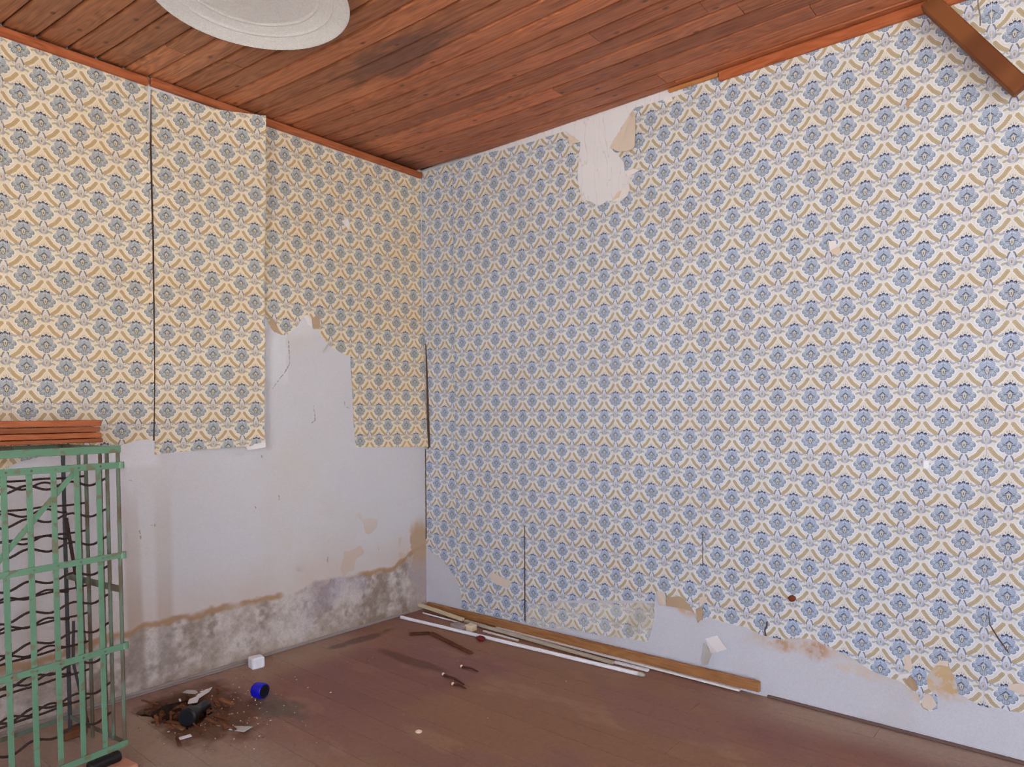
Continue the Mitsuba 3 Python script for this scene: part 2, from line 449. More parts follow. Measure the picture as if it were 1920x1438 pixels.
    c = mix(c, lin('#77706f'), (1 - smoothstep(0.0006, 0.0028, crack)) * 0.65)
    return mix(c, lin('#6e6057'), specks(p, 5, 0.16, 0.03, 0.16) * 0.7)


def plaster_left_bump(p, n, uv):
    x, z = p.x, p.z
    h = z - polyline(x, TIDE)
    return 0.0015 * fbm(x * 30, z * 30, 2.0, 3) * (1 - 0.6 * smoothstep(-0.05, 0.25, h)) + 0.002 * smoothstep(0.52, 0.55, fbm(x * 11, z * 11, 9.0, 3)) * (1 - smoothstep(0.2, 0.5, h)) + 0.0012 * fbm(x * 4, z * 4, 3.0, 2)


textured('plaster_left', plaster_left_fn, rough_=0.9, bump=plaster_left_bump, bump_scale=1.0, eps=2e-3)


def plaster_right_fn(p, n, uv):
    y, z = p.y, p.z
    c = mi.Color3f(lin('#c6c6d0'))
    c = mix(c, lin('#c0bdc2'), smoothstep(0.4, 0.7, fbm(y * 3, z * 3, 5.0, 3)) * 0.7)
    c = c * (0.96 + 0.08 * noise(y * 240, z * 240))

    def stain(cy, cz, ry, rz, col, k, c):
        d = dr.sqrt(dr.square((y - cy) / ry) + dr.square((z - cz) / rz)) + 1.3 * (fbm(y * 18, z * 18, cy * 7, 3) - 0.5)
        return mix(c, lin(col), dr.minimum((1 - smoothstep(0.4, 1.2, d)) * k * (0.4 + 0.6 * smoothstep(0.35, 0.6, fbm(y * 60, z * 60, 8.0, 3))), 0.9))
    c = stain(-2.31, 0.255, 0.20, 0.055, '#c4a68c', 0.7, c)
    c = stain(-2.36, 0.24, 0.05, 0.05, '#b48a66', 0.8, c)
    c = stain(-2.22, 0.235, 0.05, 0.03, '#b48a66', 0.7, c)
    c = stain(-2.55, 0.20, 0.16, 0.03, '#cbb8a5', 0.7, c)
    c = stain(-2.80, 0.235, 0.085, 0.075, '#c3a273', 0.95, c)
    c = stain(-2.74, 0.17, 0.06, 0.07, '#cdb59b', 0.7, c)
    c = stain(-1.80, 0.33, 0.14, 0.05, '#c6a183', 0.9, c)
    c = stain(-3.1, 0.27, 0.25, 0.03, '#cfbfae', 0.7, c)
    c = mix(c, lin('#dedde4'), smoothstep(1.9, 2.1, z) * 0.8)
    scr = (1 - smoothstep(0.0, 0.02, dr.abs(fbm(y * 30, z * 5, 3.0, 3) - 0.5))) * smoothstep(1.9, 2.1, z)
    return mix(c, lin('#a3988f'), scr * 0.35)


textured('plaster_right', plaster_right_fn, rough_=0.9, bump=lambda p, n, uv: 0.0012 * fbm(p.y * 25, p.z * 25, 2.0, 3), bump_scale=1.0, eps=2e-3)
simple('plaster_plain', '#cfcbd0', 0.9)
simple('concrete_grey', '#938884', 0.95)
simple('ledge_gap_shade', '#6b5650', 0.95)  # dark tone paints the shadow gap at the wall foot


def wood(dark, mid, light, knots=0.6, stretch=2.2, ring=7.0):
    """uv.x runs along the board in metres, uv.y across it in metres plus a whole number for each board."""
    def f(p, n, uv):
        b = dr.floor(uv.y)
        x, y = uv.x + 13.7 * cell_rand(b, 1), (uv.y - b)
        r1, r2 = cell_rand(b, 3), cell_rand(b, 4)
        warp = fbm(x * stretch, y * 16 + b * 3, 1.0, 3)
        g = 0.5 + 0.5 * dr.sin(6.2832 * (y * (14 + 16 * r1) + ring * warp))
        fine = fbm(x * 9, y * 190 + b, 5.0, 2)
        c = mix(lin(mid), lin(light), g * 0.45)
        c = mix(c, lin(dark), smoothstep(0.5, 0.85, fine) * 0.45)
        c = mix(c, lin(dark), smoothstep(0.52, 0.78, fbm(x * 1.1 + 5, y * 7 + b, 9.0, 3)) * 0.35)
        kx = dr.floor(x / 0.42)
        kd = dr.sqrt(dr.square((x - (kx + 0.2 + 0.6 * cell_rand(kx, b, 5)) * 0.42) / 1.8) + dr.square(y - 0.02 - 0.06 * cell_rand(kx, b, 6)))
        c = mix(c, lin('#2a1610'), (1 - smoothstep(0.003, 0.011, kd)) * dr.select(cell_rand(kx, b, 7) < 0.4, 1.0, 0.0) * knots)
        return c * (0.74 + 0.46 * r2) * mi.Color3f(1.0, 0.95 + 0.1 * r1, 0.9 + 0.2 * r1)
    return f


_ceiling_wood = wood('#63372a', '#a66a49', '#c68a60')


def ceiling_fn(p, n, uv):
    c = _ceiling_wood(p, n, uv)
    d = dr.sqrt(dr.square((p.x + 0.98) / 0.13) + dr.square((p.y + 0.97) / 0.42)) + 0.9 * (fbm(p.x * 20, p.y * 8, 2.0, 3) - 0.5)
    c = mix(c, lin('#5a4440'), (1 - smoothstep(0.45, 1.0, d)) * 0.65)
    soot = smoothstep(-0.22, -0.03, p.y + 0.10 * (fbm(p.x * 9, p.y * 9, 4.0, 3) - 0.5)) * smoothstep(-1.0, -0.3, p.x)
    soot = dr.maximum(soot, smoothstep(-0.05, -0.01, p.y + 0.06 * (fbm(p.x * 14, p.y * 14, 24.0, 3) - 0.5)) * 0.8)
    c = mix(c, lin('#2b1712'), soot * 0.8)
    return mix(c, c * mi.Color3f(0.95, 0.72, 0.68), smoothstep(-1.9, -0.4, p.x) * 0.8)


textured('ceiling_wood', ceiling_fn, rough_=0.45, spec=0.35)
textured('trim_wood', wood('#7d3c20', '#a85c38', '#bd7550', knots=0.5), rough_=0.55, spec=0.3)
textured('plank_wood', wood('#7d4226', '#a55c37', '#ba7149', knots=0.3), rough_=0.6, spec=0.3)
textured('beam_wood', wood('#532d18', '#7f4a29', '#976038', knots=0.3), rough_=0.6, spec=0.25)
textured('batten_wood', wood('#85552f', '#ad764a', '#c4915f', knots=0.2), rough_=0.55, spec=0.3)
textured('splinter_wood', wood('#43281b', '#704733', '#916548', knots=0.0), rough_=0.85, spec=0.1)
simple('dark_wood', '#2a1812', 0.9)

_floor_wood = wood('#6d463b', '#8a6255', '#967062', knots=0.15, ring=3.0)


def floor_fn(p, n, uv):
    c = _floor_wood(p, n, uv)
    b = dr.floor(uv.y)
    c = mix(c, lin('#8a6357'), 0.60)
    big = fbm(p.x * 1.3 + 4, p.y * 1.3, 2.0, 3)
    c = mix(c, lin('#8f6c50'), smoothstep(0.42, 0.62, big) * 0.65)
    mid = fbm(p.x * 4 + 2, p.y * 2.2, 6.0, 4)
    c = mix(c, lin('#84605c'), smoothstep(0.5, 0.66, mid) * 0.5)
    c = mix(c, lin('#a08068'), smoothstep(0.60, 0.70, fbm(p.x * 7, p.y * 3.0, 16.0, 4)) * 0.35)
    c = mix(c, lin('#805853'), smoothstep(0.55, 0.4, big) * 0.45)
    # plaster dust along the walls and over the near left
    dust = smoothstep(0.45, 0.05, dr.abs(p.y)) * 0.55 * (0.4 + fbm(p.x * 6, p.y * 6, 3.0, 3)) * smoothstep(-0.5, -0.8, p.x)
    dust = dr.maximum(dust, smoothstep(-0.32, -0.06, p.x + 0.1 * (fbm(p.x * 3, p.y * 3, 1.0, 2) - 0.5)) * smoothstep(-1.7, -2.5, p.y) * 0.8)
    dust = dr.maximum(dust, smoothstep(-1.0, -1.9, p.x + 0.6 * p.y + 1.1 + 0.5 * (fbm(p.x * 3, p.y * 3, 18.0, 3) - 0.5)) * smoothstep(-0.2, -0.6, p.y) * 0.55)
    dust = dr.maximum(dust, smoothstep(-1.30, -1.85, p.x + 0.4 * (fbm(p.x * 3, p.y * 3, 8.0, 3) - 0.5)) * 0.7)
    c = mix(c, lin('#a39080'), dust)
    # damp dark wood round the rotten hole
    d = dr.sqrt(dr.square((p.x + 1.56) / 0.22) + dr.square((p.y + 0.42) / 0.36)) + 0.8 * (fbm(p.x * 12, p.y * 12, 5.0, 3) - 0.5)
    c = mix(c, lin('#5a3a26'), (1 - smoothstep(0.6, 1.15, d)) * 0.85)
    grey = dr.sqrt(dr.square((p.x + 1.37) / 0.10) + dr.square((p.y + 0.62) / 0.22)) + 0.9 * (fbm(p.x * 14, p.y * 14, 15.0, 3) - 0.5)
    c = mix(c, lin('#56524a'), (1 - smoothstep(0.4, 1.1, grey)) * 0.7)
    streak = dr.sqrt(dr.square((p.x + 0.66) / 0.05) + dr.square((p.y + 0.62) / 0.34)) + 0.7 * (fbm(p.x * 20, p.y * 5, 6.0, 3) - 0.5)
    c = mix(c, lin('#5b3d31'), (1 - smoothstep(0.5, 1.0, streak)) * 0.7)
    sm = dr.sqrt(dr.square((p.x + 0.62) / 0.25) + dr.square((p.y + 0.17) / 0.05)) + 0.8 * (fbm(p.x * 14, p.y * 14, 26.0, 3) - 0.5)
    c = mix(c, lin('#5d4740'), (1 - smoothstep(0.5, 1.0, sm)) * 0.7)
    c = mix(c, lin('#d8cdc0'), specks(p, 9, 0.09, 0.06, 0.22) * (0.35 + 0.6 * smoothstep(-1.1, -1.4, p.x)))
    return c * (0.94 + 0.12 * noise(p.x * 120, p.y * 120))


textured('floor_wood', floor_fn, rough_=0.6, spec=0.25)


def paint_fn(p, n, uv):
    chip = smoothstep(0.60, 0.68, fbm(p.x * 40, p.y * 40, p.z * 40, 3))
    c = mix(lin('#648a70'), lin('#567a62'), fbm(p.x * 8, p.y * 8, p.z * 8, 2))
    return mix(c, lin('#6d5f49'), chip * 0.7)


textured('green_paint', paint_fn, rough_=0.45, spec=0.4)


def dullgreen_fn(p, n, uv):
    c = mix(lin('#66796a'), lin('#5b6152'), fbm(p.x * 6, p.y * 6, p.z * 6, 2))
    return mix(c, lin('#5e4c3c'), smoothstep(0.45, 0.6, fbm(p.x * 15, p.y * 15, p.z * 9, 3)) * 0.8)


textured('green_rusted', dullgreen_fn, rough_=0.6, spec=0.3)
simple('rusty_iron', '#3a2b28', 0.75)
simple('dark_iron', '#3f4245', 0.6)
textured('rose_white', lambda p, n, uv: mix(lin('#dad8d8'), lin('#c9c6c6'), noise(p.x * 330, p.y * 330)), rough_=0.85,
         bump=lambda p, n, uv: 0.0012 * noise(p.x * 260, p.y * 260), bump_scale=1.0)
simple('white_plastic', '#e4e5ee', 0.4, spec=0.5)
simple('cream_plastic', '#cbbf9d', 0.55)
simple('grey_plastic', '#b4aa9a', 0.6)
simple('blue_plastic', '#0d0fae', 0.35, spec=0.5)
simple('black_plastic', '#101214', 0.4, spec=0.5)
simple('inside_black', '#0a0a12', 0.8)
simple('red_plastic', '#6b1f24', 0.5)
simple('cream_block', '#d9c9ae', 0.8)
simple('grey_card', '#b3b0ab', 0.85)
simple('white_flake', '#d9d6d6', 0.9)
simple('brick_clay', '#b98068', 0.9)
simple('crumb_mix', {'type': 'mesh_attribute', 'name': 'vertex_color'}, 0.95)
simple('dark_stick', '#4d2f24', 0.85)
textured('rotten_wood', wood('#33201a', '#553426', '#6e4836', knots=0.0), rough_=0.9, spec=0.1)
simple('brown_spot', '#6e3420', 0.6)
simple('frame_white', '#cfcac2', 0.5)
simple('wire_grey', '#8a8078', 0.5)

# ------------------------------------------------------------------ the setting
X0, Y0, H = -4.7, -5.3, 2.7
put('wall_left', box([X0, 0, -0.25], [0.25, 0.25, 3.0]), 'plaster_left', kind='structure', label='long plaster wall on the left, bare and damp-stained under torn wallpaper')
put('wall_right', box([0, Y0, -0.25], [0.25, 0, 3.0]), 'plaster_right', kind='structure', label='long wall on the right, papered almost down to the floor')


def holed(lo, hi, holes, axis):
    a = m3.Manifold.cube((np.asarray(hi) - np.asarray(lo)).tolist()).translate(list(lo))
    for h0, h1 in holes:
        a -= m3.Manifold.cube((np.asarray(h1) - np.asarray(h0)).tolist()).translate(list(h0))
    mm = a.to_mesh()
    return trimesh.Trimesh(mm.vert_properties[:, :3], mm.tri_verts, process=False)


WIN1 = ((-4.3, -2.3), (0.12, 2.5))
ADDED_WIN2 = ((-4.5, -2.1), (0.12, 2.5))  # added opening for fill light
put('wall_side', holed([X0 - 0.25, Y0 - 0.25, -0.25], [X0, 0.25, 3.0], [([X0 - 0.4, WIN1[0][0], WIN1[1][0]], [X0 + 0.2, WIN1[0][1], WIN1[1][1]])], 0), 'plaster_plain', kind='structure', label='plain wall with the wide open window, behind the viewer')
put('wall_back', holed([X0, Y0 - 0.25, -0.25], [0.25, Y0, 3.0], [([ADDED_WIN2[0][0], Y0 - 0.4, ADDED_WIN2[1][0]], [ADDED_WIN2[0][1], Y0 + 0.2, ADDED_WIN2[1][1]])], 1), 'plaster_plain', kind='structure', label='plain wall behind the viewer')


def window(name, fixed, span, zs, axis):
    t = 0.06

    def b(a0, a1, z0, z1):
        return box([fixed - 0.03, a0, z0], [fixed + 0.03, a1, z1], 0.003) if axis == 0 else box([a0, fixed - 0.03, z0], [a1, fixed + 0.03, z1], 0.003)
    put('frame', cat([b(span[0], span[0] + t, *zs), b(span[1] - t, span[1], *zs), b(span[0] + t, span[1] - t, zs[0], zs[0] + t), b(span[0] + t, span[1] - t, zs[1] - t, zs[1])]), 'frame_white', name)
    tag(name, 'unseen open window without sashes behind the viewer, lets daylight in', None, None, 'structure')


window('window_1', X0 - 0.12, WIN1[0], WIN1[1], 0)
window('window_2', Y0 - 0.12, ADDED_WIN2[0], ADDED_WIN2[1], 1)  # unseen window added to give the left wall frontal fill light

# floor: a slab below, planks on it, a rotten hole in the planks
put('floor', box([X0, Y0, -0.25], [0, 0, -0.12]), 'dark_wood', kind='structure', label='brown wooden floor of long planks, dusty and rotten through near the left wall')
HOLE_PX = [(252, 1338), (268, 1329), (282, 1331), (290, 1317), (318, 1310), (345, 1303), (368, 1310), (380, 1306), (396, 1318), (400, 1336), (386, 1343), (378, 1354), (352, 1366), (338, 1360), (322, 1352), (310, 1356), (296, 1350), (275, 1343)]
hole2 = at(HOLE_PX, 2, 0.0)[:, :2]
hole = sg.Polygon(rough(np.vstack([hole2, hole2[:1]]), 0.02, 0.012, 4)[:-1]).buffer(0)
FW_ = 0.118
k = 0
xx = 0.0
while xx > X0:
    a, b = max(xx - FW_ + 0.0005, X0), xx - 0.0005
    cuts = sorted([Y0] + [Y0 + 0.4 + ((k * 1.37) % 2.1) + j * 2.3 for j in range(3) if Y0 + 0.4 + ((k * 1.37) % 2.1) + j * 2.3 < -1.9] + [0.0])
    for c0, c1 in zip(cuts[:-1], cuts[1:]):
        strip = sg.box(a, c0 + 0.0006, b, c1 - 0.0006)
        for pc in polys(strip.difference(hole)):
            if pc.area < 2e-4:
                continue
            v, f = triangulate(pc)
            dz = -0.0003 * ((k * 7 + len(cuts)) % 3)
            m = trimesh.creation.extrude_polygon(pc, 0.024, engine='earcut')
            m.apply_translation([0, 0, -0.024 + dz])
            vv = np.array(m.vertices)
            put('board', m, 'floor_wood', 'floor', uv=np.c_[vv[:, 1], vv[:, 0] - a + k + 1])
    xx -= FW_
    k += 1
put('joist', box([X0, -0.30, -0.12], [-0.02, -0.22, -0.0265]), 'dark_wood', 'floor')
put('joist', box([X0, -0.95, -0.12], [-0.02, -0.87, -0.0265]), 'dark_wood', 'floor')

# ceiling: dark decking, boards that bow slightly, short lengths butted together
put('ceiling', box([X0, Y0, 2.722], [0, 0, 2.95]), 'dark_wood', kind='structure', label='ceiling of narrow varnished brown boards')
EDGES = [-2.105, -1.996, -1.889, -1.785, -1.68, -1.585, -1.484, -1.385, -1.292, -1.19, -1.098, -1.008, -0.912, -0.818, -0.72, -0.625, -0.532, -0.446, -0.350, -0.257, -0.150, -0.055]
JOINTS = {6: [-0.40], 14: [-1.68, -2.9], 15: [-2.1], 19: [-1.72, -3.1], 17: [-1.29], 20: [-1.75], 12: [-0.46, -2.6], 16: [-0.80, -2.2], 18: [-2.4], 10: [-2.0], 4: [-0.33], 9: [-2.4], 13: [-2.2], 3: [-1.1], 11: [-1.9, -3.6]}
e = EDGES[0]
left_edges = []
while e > X0:
    e -= 0.1025
    left_edges.append(max(e, X0))
edges = left_edges[::-1] + EDGES + [0.045]
base = len(left_edges)


def bow(y):
    t = min(-y, 1.9)
    return 0.108 * t - 0.030 * t * t


for i in range(len(edges) - 1):
    x0, x1 = edges[i] + 0.0034, edges[i + 1] - 0.0034
    n = i - base
    cuts = sorted(set(JOINTS.get(n, [-0.9 - ((i * 1.618) % 1.0) * 2.8] if n < 0 else []) + [-3.9 - ((i * 0.77) % 1.0)] + [Y0 + 0.001, -0.001]))
    for j, (c0, c1) in enumerate(zip(cuts[:-1], cuts[1:])):
        c0, c1 = c0 + 0.001, c1 - 0.001
        ys = np.linspace(c0, c1, max(2, int((c1 - c0) / 0.25) + 1))
        dz = 0.0012 * ((i * 5 + j * 3) % 4) / 3
        ch = 0.0045
        prof = [(0, 0.018), (0, 0.010), (ch, 0), (1 - ch, 0), (1, 0.010), (1, 0.018)]
        V, UV = [], []
        for y in ys:
            b = bow(y)
            lo, hi = x0 + b, x1 + b
            if hi > -0.0005:
                hi = -0.0005
            if lo < X0 + 0.0005 and b > 0:
                lo = X0 + 0.0005 if i == 0 else lo
            w_ = max(hi - lo, 0.002)
            for (px, pz) in prof:
                xw = lo + (px if px <= ch else w_ - (1 - px) if px >= 1 - ch else px)
                V.append((xw, y, 2.7005 + dz + pz))
                UV.append((y, xw - lo + i * 3 + j + 5))
        nP = len(prof)
        Fq = []
        for a in range(len(ys) - 1):
            for q in range(nP):
                r = (q + 1) % nP
                Fq += [[a * nP + q, a * nP + r, (a + 1) * nP + r], [a * nP + q, (a + 1) * nP + r, (a + 1) * nP + q]]
        for s, off in ((1, 0), (-1, (len(ys) - 1) * nP)):
            for q in range(1, nP - 1):
                Fq.append([off, off + q, off + q + 1][::s])
        m = trimesh.Trimesh(V, Fq, process=False)
        if m.volume < 0:
            m.invert()
        if x0 + bow(c0) > -0.004:
            continue
        put('board', m, 'ceiling_wood', 'ceiling', uv=np.array(UV))

# trims at the top of the walls
def trim(name, p, q, w, h, mat, parent=None, label=None):
    m = bar(p, q, w, h, 0.004)
    P = np.array(m.vertices)
    ax = 0 if abs(q[0] - p[0]) > abs(q[1] - p[1]) else 1
    return P, m, ax


def wooden(name, m, mat, along, across, shift, parent=None, **kw):
    """Any timber mesh with uv along its length and across it."""
    V = np.array(m.vertices)
    al, ac = V @ np.asarray(along, float), V @ np.asarray(across, float)
    return put(name, m, mat, parent, uv=np.c_[al, ac - ac.min() + shift], **kw)


wooden('batten', bar([X0 + 0.01, -0.0135, 2.681], [-1.586, -0.0135, 2.679], 0.026, 0.034, 0.005), 'trim_wood', [1, 0, 0], [0, 1, 1], 1, 'trim_1')
wooden('batten', bar([-1.578, -0.0145, 2.684], [-0.012, -0.0145, 2.681], 0.028, 0.034, 0.005), 'trim_wood', [1, 0, 0], [0, 1, 1], 2, 'trim_1')
tag('trim_1', 'reddish wooden batten along the top of the left wall', None, None, 'structure')
wooden('batten', bar([-0.011, -1.945, 2.677], [-0.011, Y0 + 0.01, 2.677], 0.020, 0.040, 0.003), 'trim_wood', [0, 1, 0], [1, 0, 1], 3, 'trim_2')
wooden('batten', bar([-0.009, -1.70, 2.690], [-0.009, -1.940, 2.688], 0.016, 0.016, 0.002), 'batten_wood', [0, 1, 0], [1, 0, 1], 4, 'trim_2')
tag('trim_2', 'reddish wooden batten along the top of the right wall', None, None, 'structure')

# low ledges where the walls meet the floor
put('baseboard_left', cat([box([X0, -0.010, 0.0005], [-0.14, 0, 0.016], 0.003), box([X0, -0.026, 0.0005], [-1.2, -0.0105, 0.006], 0.002)]), 'concrete_grey', kind='structure', label='low grey plaster ledge at the foot of the left wall')
put('baseboard_right', cat([box([-0.012, Y0, 0.0005], [0, -2.16, 0.012], 0.003)]), 'ledge_gap_shade', kind='structure', label='low ledge at the foot of the right wall, painted dark as its shadow gap')  # thin strip, coloured as the shade under the right wall

# ------------------------------------------------------------------ wallpaper
A_, P2 = 0.066448383, 0.174734939 / 2
FIT = {'R': (-0.93843, 2.41725, -8e-05, 0.00037), 'N': (-0.21441, 2.62175, -0.0018, 0.00218), 'A': (-2.04871, 2.4647, 0.0003, -0.0003),
       'B': (-1.51403, 2.46247, 0.00122, 0.00056), 'C': (-0.99275, 2.63565, 0.00102, -0.0001), 'D': (-0.4707, 2.63611, 0.00101, -0.0005)}


def lattice(sz, fit):
    s0, z0, b, e_ = FIT[fit]
    M = np.linalg.inv(np.array([[A_, b], [e_, P2]]))
    return (sz - [s0, z0]) @ M.T


def paper(poly, fit, wall, off=0.002, mat=None, thick=0.0012, cell=None, name='wallpaper_strip', parent=None, **kw):
    m, sz = sheet(poly, off, thick, wall, cell)
    return put(name, m, mat or ('wallpaper_warm_light' if wall == 'left' else 'wallpaper_blue'), parent or ('wall_' + wall), uv=lattice(sz, fit), smooth=False, **kw)


# right wall: the outline of the whole papered area, then cut into strips at the seams
top = on_right([(806, 319), (846, 307), (880, 297), (905, 289), (942, 281), (1005, 264), (1057, 247), (1061, 246)])
gap_l = on_right([(1063, 248), (1089, 266), (1086, 285), (1084, 314), (1084, 340), (1089, 367), (1095, 376), (1110, 378), (1119, 386), (1130, 383), (1142, 376), (1148, 378), (1164, 378), (1177, 368), (1182, 354), (1180, 343),
                  (1186, 328), (1198, 319), (1188, 316), (1172, 322), (1171, 306), (1164, 296), (1156, 288), (1143, 276), (1186, 208)])
top2 = on_right([(1191, 203), (1230, 192), (1276, 178), (1300, 168)])
bottom = on_right([(1920, 1337), (1896, 1333), (1875, 1326), (1847, 1326), (1828, 1316), (1797, 1300), (1793, 1279), (1783, 1255), (1776, 1239), (1750, 1250), (1736, 1272), (1740, 1290), (1757, 1305), (1758, 1328), (1745, 1334), (1727, 1325),
                   (1722, 1305), (1712, 1296), (1697, 1284), (1684, 1275), (1660, 1268), (1630, 1255), (1600, 1235), (1560, 1215), (1530, 1200), (1500, 1195), (1465, 1199), (1440, 1193), (1425, 1190), (1400, 1176), (1380, 1172), (1350, 1164),
                   (1330, 1156), (1318, 1162), (1305, 1150), (1290, 1141), (1262, 1134), (1245, 1131), (1238, 1120), (1230, 1107), (1228, 1127), (1180, 1126), (1100, 1125), (1012, 1128), (990, 1141), (986, 1168), (960, 1163), (920, 1154), (870, 1142), (865, 1138), (866, 1114), (857, 1086),
                   (843, 1066), (828, 1046), (810, 1036), (800, 1018)])
outline = np.vstack([[[-0.001, 2.685]], top, rough(gap_l, 0.012, 0.003, 3), top2, [[-1.71, 2.682], [-1.95, 2.682], [Y0 + 0.001, 2.67], [Y0 + 0.001, 0.30], [-3.6, 0.27]], rough(bottom, 0.014, 0.0045, 5), [[-0.001, 0.47]]])
area = sg.Polygon(outline).buffer(0)
SEAMS = [0.0, -0.276, -0.812, -1.391, -1.863, -2.40, -2.932, -3.463, -3.995, -4.526, -5.058, -5.31]
WORDS = ['first wallpaper strip from the corner', None]
for i, (s1, s0) in enumerate(zip(SEAMS[:-1], SEAMS[1:])):
    part = area.intersection(sg.box(s0 + 0.0012, 0, s1 - 0.0012, 2.7))
    for g in sorted(polys(part), key=lambda g: -g.area):
        if g.area < 5e-4:
            continue
        paper(g, 'N' if i == 0 else 'R', 'right', off=0.0032 if i == 0 else 0.0025 + 0.0008 * (i % 2))
# the sodden remnant under the fourth strip, and scraps
paper(rough(on_right([(990, 1143), (1010, 1131), (1060, 1130), (1140, 1131), (1227, 1131), (1227, 1160), (1219, 1192), (1214, 1203), (1180, 1198), (1120, 1190), (1060, 1180), (1010, 1174), (990, 1170), (990, 1143)]), 0.02, 0.005, 8)[:-1],
      'R', 'right', off=0.0016, mat='wallpaper_worn', name='wallpaper_remnant', label='faded sodden remnant of wallpaper near the floor')


def flap(pts, offs, wall, mat='paper_back', thick=0.0012, name='torn_flap', label=None, parent=None):
    """A piece of torn paper given by pixels and the distance of each corner from the wall."""
    P = np.array([at([p], 1 if wall == 'left' else 0, -o)[0] for p, o in zip(pts, offs)])
    inw = np.array([0, 1.0, 0]) if wall == 'left' else np.array([1.0, 0, 0])
    flat = P[:, [0, 2]] if wall == 'left' else P[:, [1, 2]]
    _, f = triangulate(sg.Polygon(flat))
    N = len(P)
    r = np.arange(N)
    r2 = (r + 1) % N
    m = trimesh.Trimesh(np.vstack([P, P + inw * thick]), np.vstack([f, f[:, ::-1] + N, np.c_[r, r2, r2 + N], np.c_[r, r2 + N, r + N]]), process=False)
    trimesh.repair.fix_normals(m)
    return put(name, m, mat, parent or 'wall_' + wall, label=label)


flap([(1186, 206), (1191, 213), (1191, 240), (1190, 274), (1183, 281), (1170, 284), (1157, 283), (1143, 276)], [0.006, 0.016, 0.026, 0.030, 0.028, 0.022, 0.014, 0.005], 'right', label='large beige torn flap folded back under the ceiling')
flap([(1063, 248), (1089, 266), (1075, 269), (1069, 277), (1066, 262)], [0.005, 0.008, 0.016, 0.014, 0.010], 'right', mat='paper_back')
flap([(1172, 322), (1188, 316), (1199, 319), (1186, 327), (1178, 332)], [0.004, 0.008, 0.012, 0.012, 0.006], 'right', mat='paper_back_white')
flap([(1148, 378), (1164, 352), (1168, 350), (1178, 345), (1181, 354), (1176, 367), (1163, 377)], [0.004, 0.004, 0.004, 0.010, 0.016, 0.016, 0.010], 'right', mat='paper_back_white')
flap([(1146, 377), (1158, 360), (1165, 357), (1160, 370)], [0.008, 0.008, 0.009, 0.011], 'right', mat='paper_back')
flap([(1553, 453), (1567, 451), (1569, 463), (1556, 471)], [0.005] * 4, 'right', mat='paper_back_white', label='small white scrap')
flap([(1555, 471), (1569, 463), (1575, 464), (1576, 471), (1570, 478), (1563, 477)], [0.005, 0.006, 0.014, 0.020, 0.020, 0.014], 'right', mat='paper_back', label='small beige curl')
flap([(916, 1080), (922, 1072), (940, 1082), (960, 1090), (952, 1102), (930, 1096)], [0.006, 0.006, 0.008, 0.012, 0.012, 0.008], 'right', mat='paper_back', label='pinkish beige torn curl')
flap([(1231, 1108), (1244, 1110), (1249, 1130), (1246, 1137), (1236, 1135)], [0.006, 0.012, 0.022, 0.020, 0.008], 'right', mat='paper_back')
flap([(1249, 1120), (1275, 1118), (1290, 1132), (1302, 1148), (1280, 1141), (1250, 1136)], [0.006, 0.007, 0.010, 0.014, 0.012, 0.008], 'right', mat='paper_stained')
flap([(1311, 1120), (1326, 1119), (1322, 1130), (1312, 1138)], [0.006, 0.010, 0.014, 0.012], 'right', mat='paper_back')
flap([(1304, 1142), (1316, 1138), (1318, 1158), (1308, 1168)], [0.005, 0.006, 0.010, 0.010], 'right', mat='paper_stained')
flap([(1322, 1197), (1345, 1191), (1356, 1208), (1363, 1217), (1345, 1223), (1333, 1226)], [0.004, 0.006, 0.018, 0.024, 0.022, 0.012], 'right', mat='paper_back_white', label='hanging flake of plaster paper low on the wall')
flap([(1319, 1205), (1326, 1212), (1334, 1228), (1326, 1247), (1316, 1246), (1317, 1226)], [0.003, 0.004, 0.012, 0.014, 0.008, 0.006], 'right', mat='grey_card')
flap([(1695, 1227), (1706, 1229), (1711, 1250), (1706, 1258), (1696, 1254)], [0.005, 0.007, 0.012, 0.012, 0.006], 'right', mat='paper_back')
flap([(1750, 1248), (1762, 1238), (1778, 1240), (1778, 1250), (1764, 1247)], [0.004, 0.006, 0.012, 0.014, 0.010], 'right', mat='paper_back')
flap([(1890, 1285), (1905, 1281), (1921, 1283), (1922, 1302), (1905, 1298), (1891, 1292)], [0.004, 0.008, 0.014, 0.016, 0.012, 0.006], 'right', mat='paper_back')
flap([(1697, 1276), (1707, 1268), (1716, 1276), (1722, 1292), (1716, 1296), (1704, 1286)], [0.006, 0.010, 0.016, 0.016, 0.010, 0.006], 'right', mat='paper_stained')
flap([(1727, 1312), (1738, 1300), (1748, 1306), (1757, 1322), (1746, 1332), (1731, 1326)], [0.004, 0.008, 0.012, 0.010, 0.008, 0.005], 'right', mat='paper_back')
flap([(1683, 1270), (1687, 1264), (1712, 1262), (1704, 1268), (1690, 1274)], [0.006, 0.008, 0.012, 0.008, 0.006], 'right', mat='paper_back_white')

flap([(1243, 189), (1249, 180), (1259, 181), (1262, 189), (1251, 193)], [0.005, 0.007, 0.009, 0.008, 0.006], 'right', mat='paper_back_white')
flap([(1697, 196), (1702, 186), (1712, 180), (1720, 170), (1727, 165), (1722, 180), (1708, 190), (1703, 203)], [0.005, 0.007, 0.009, 0.009, 0.006, 0.008, 0.007, 0.006], 'right', mat='paper_stained')

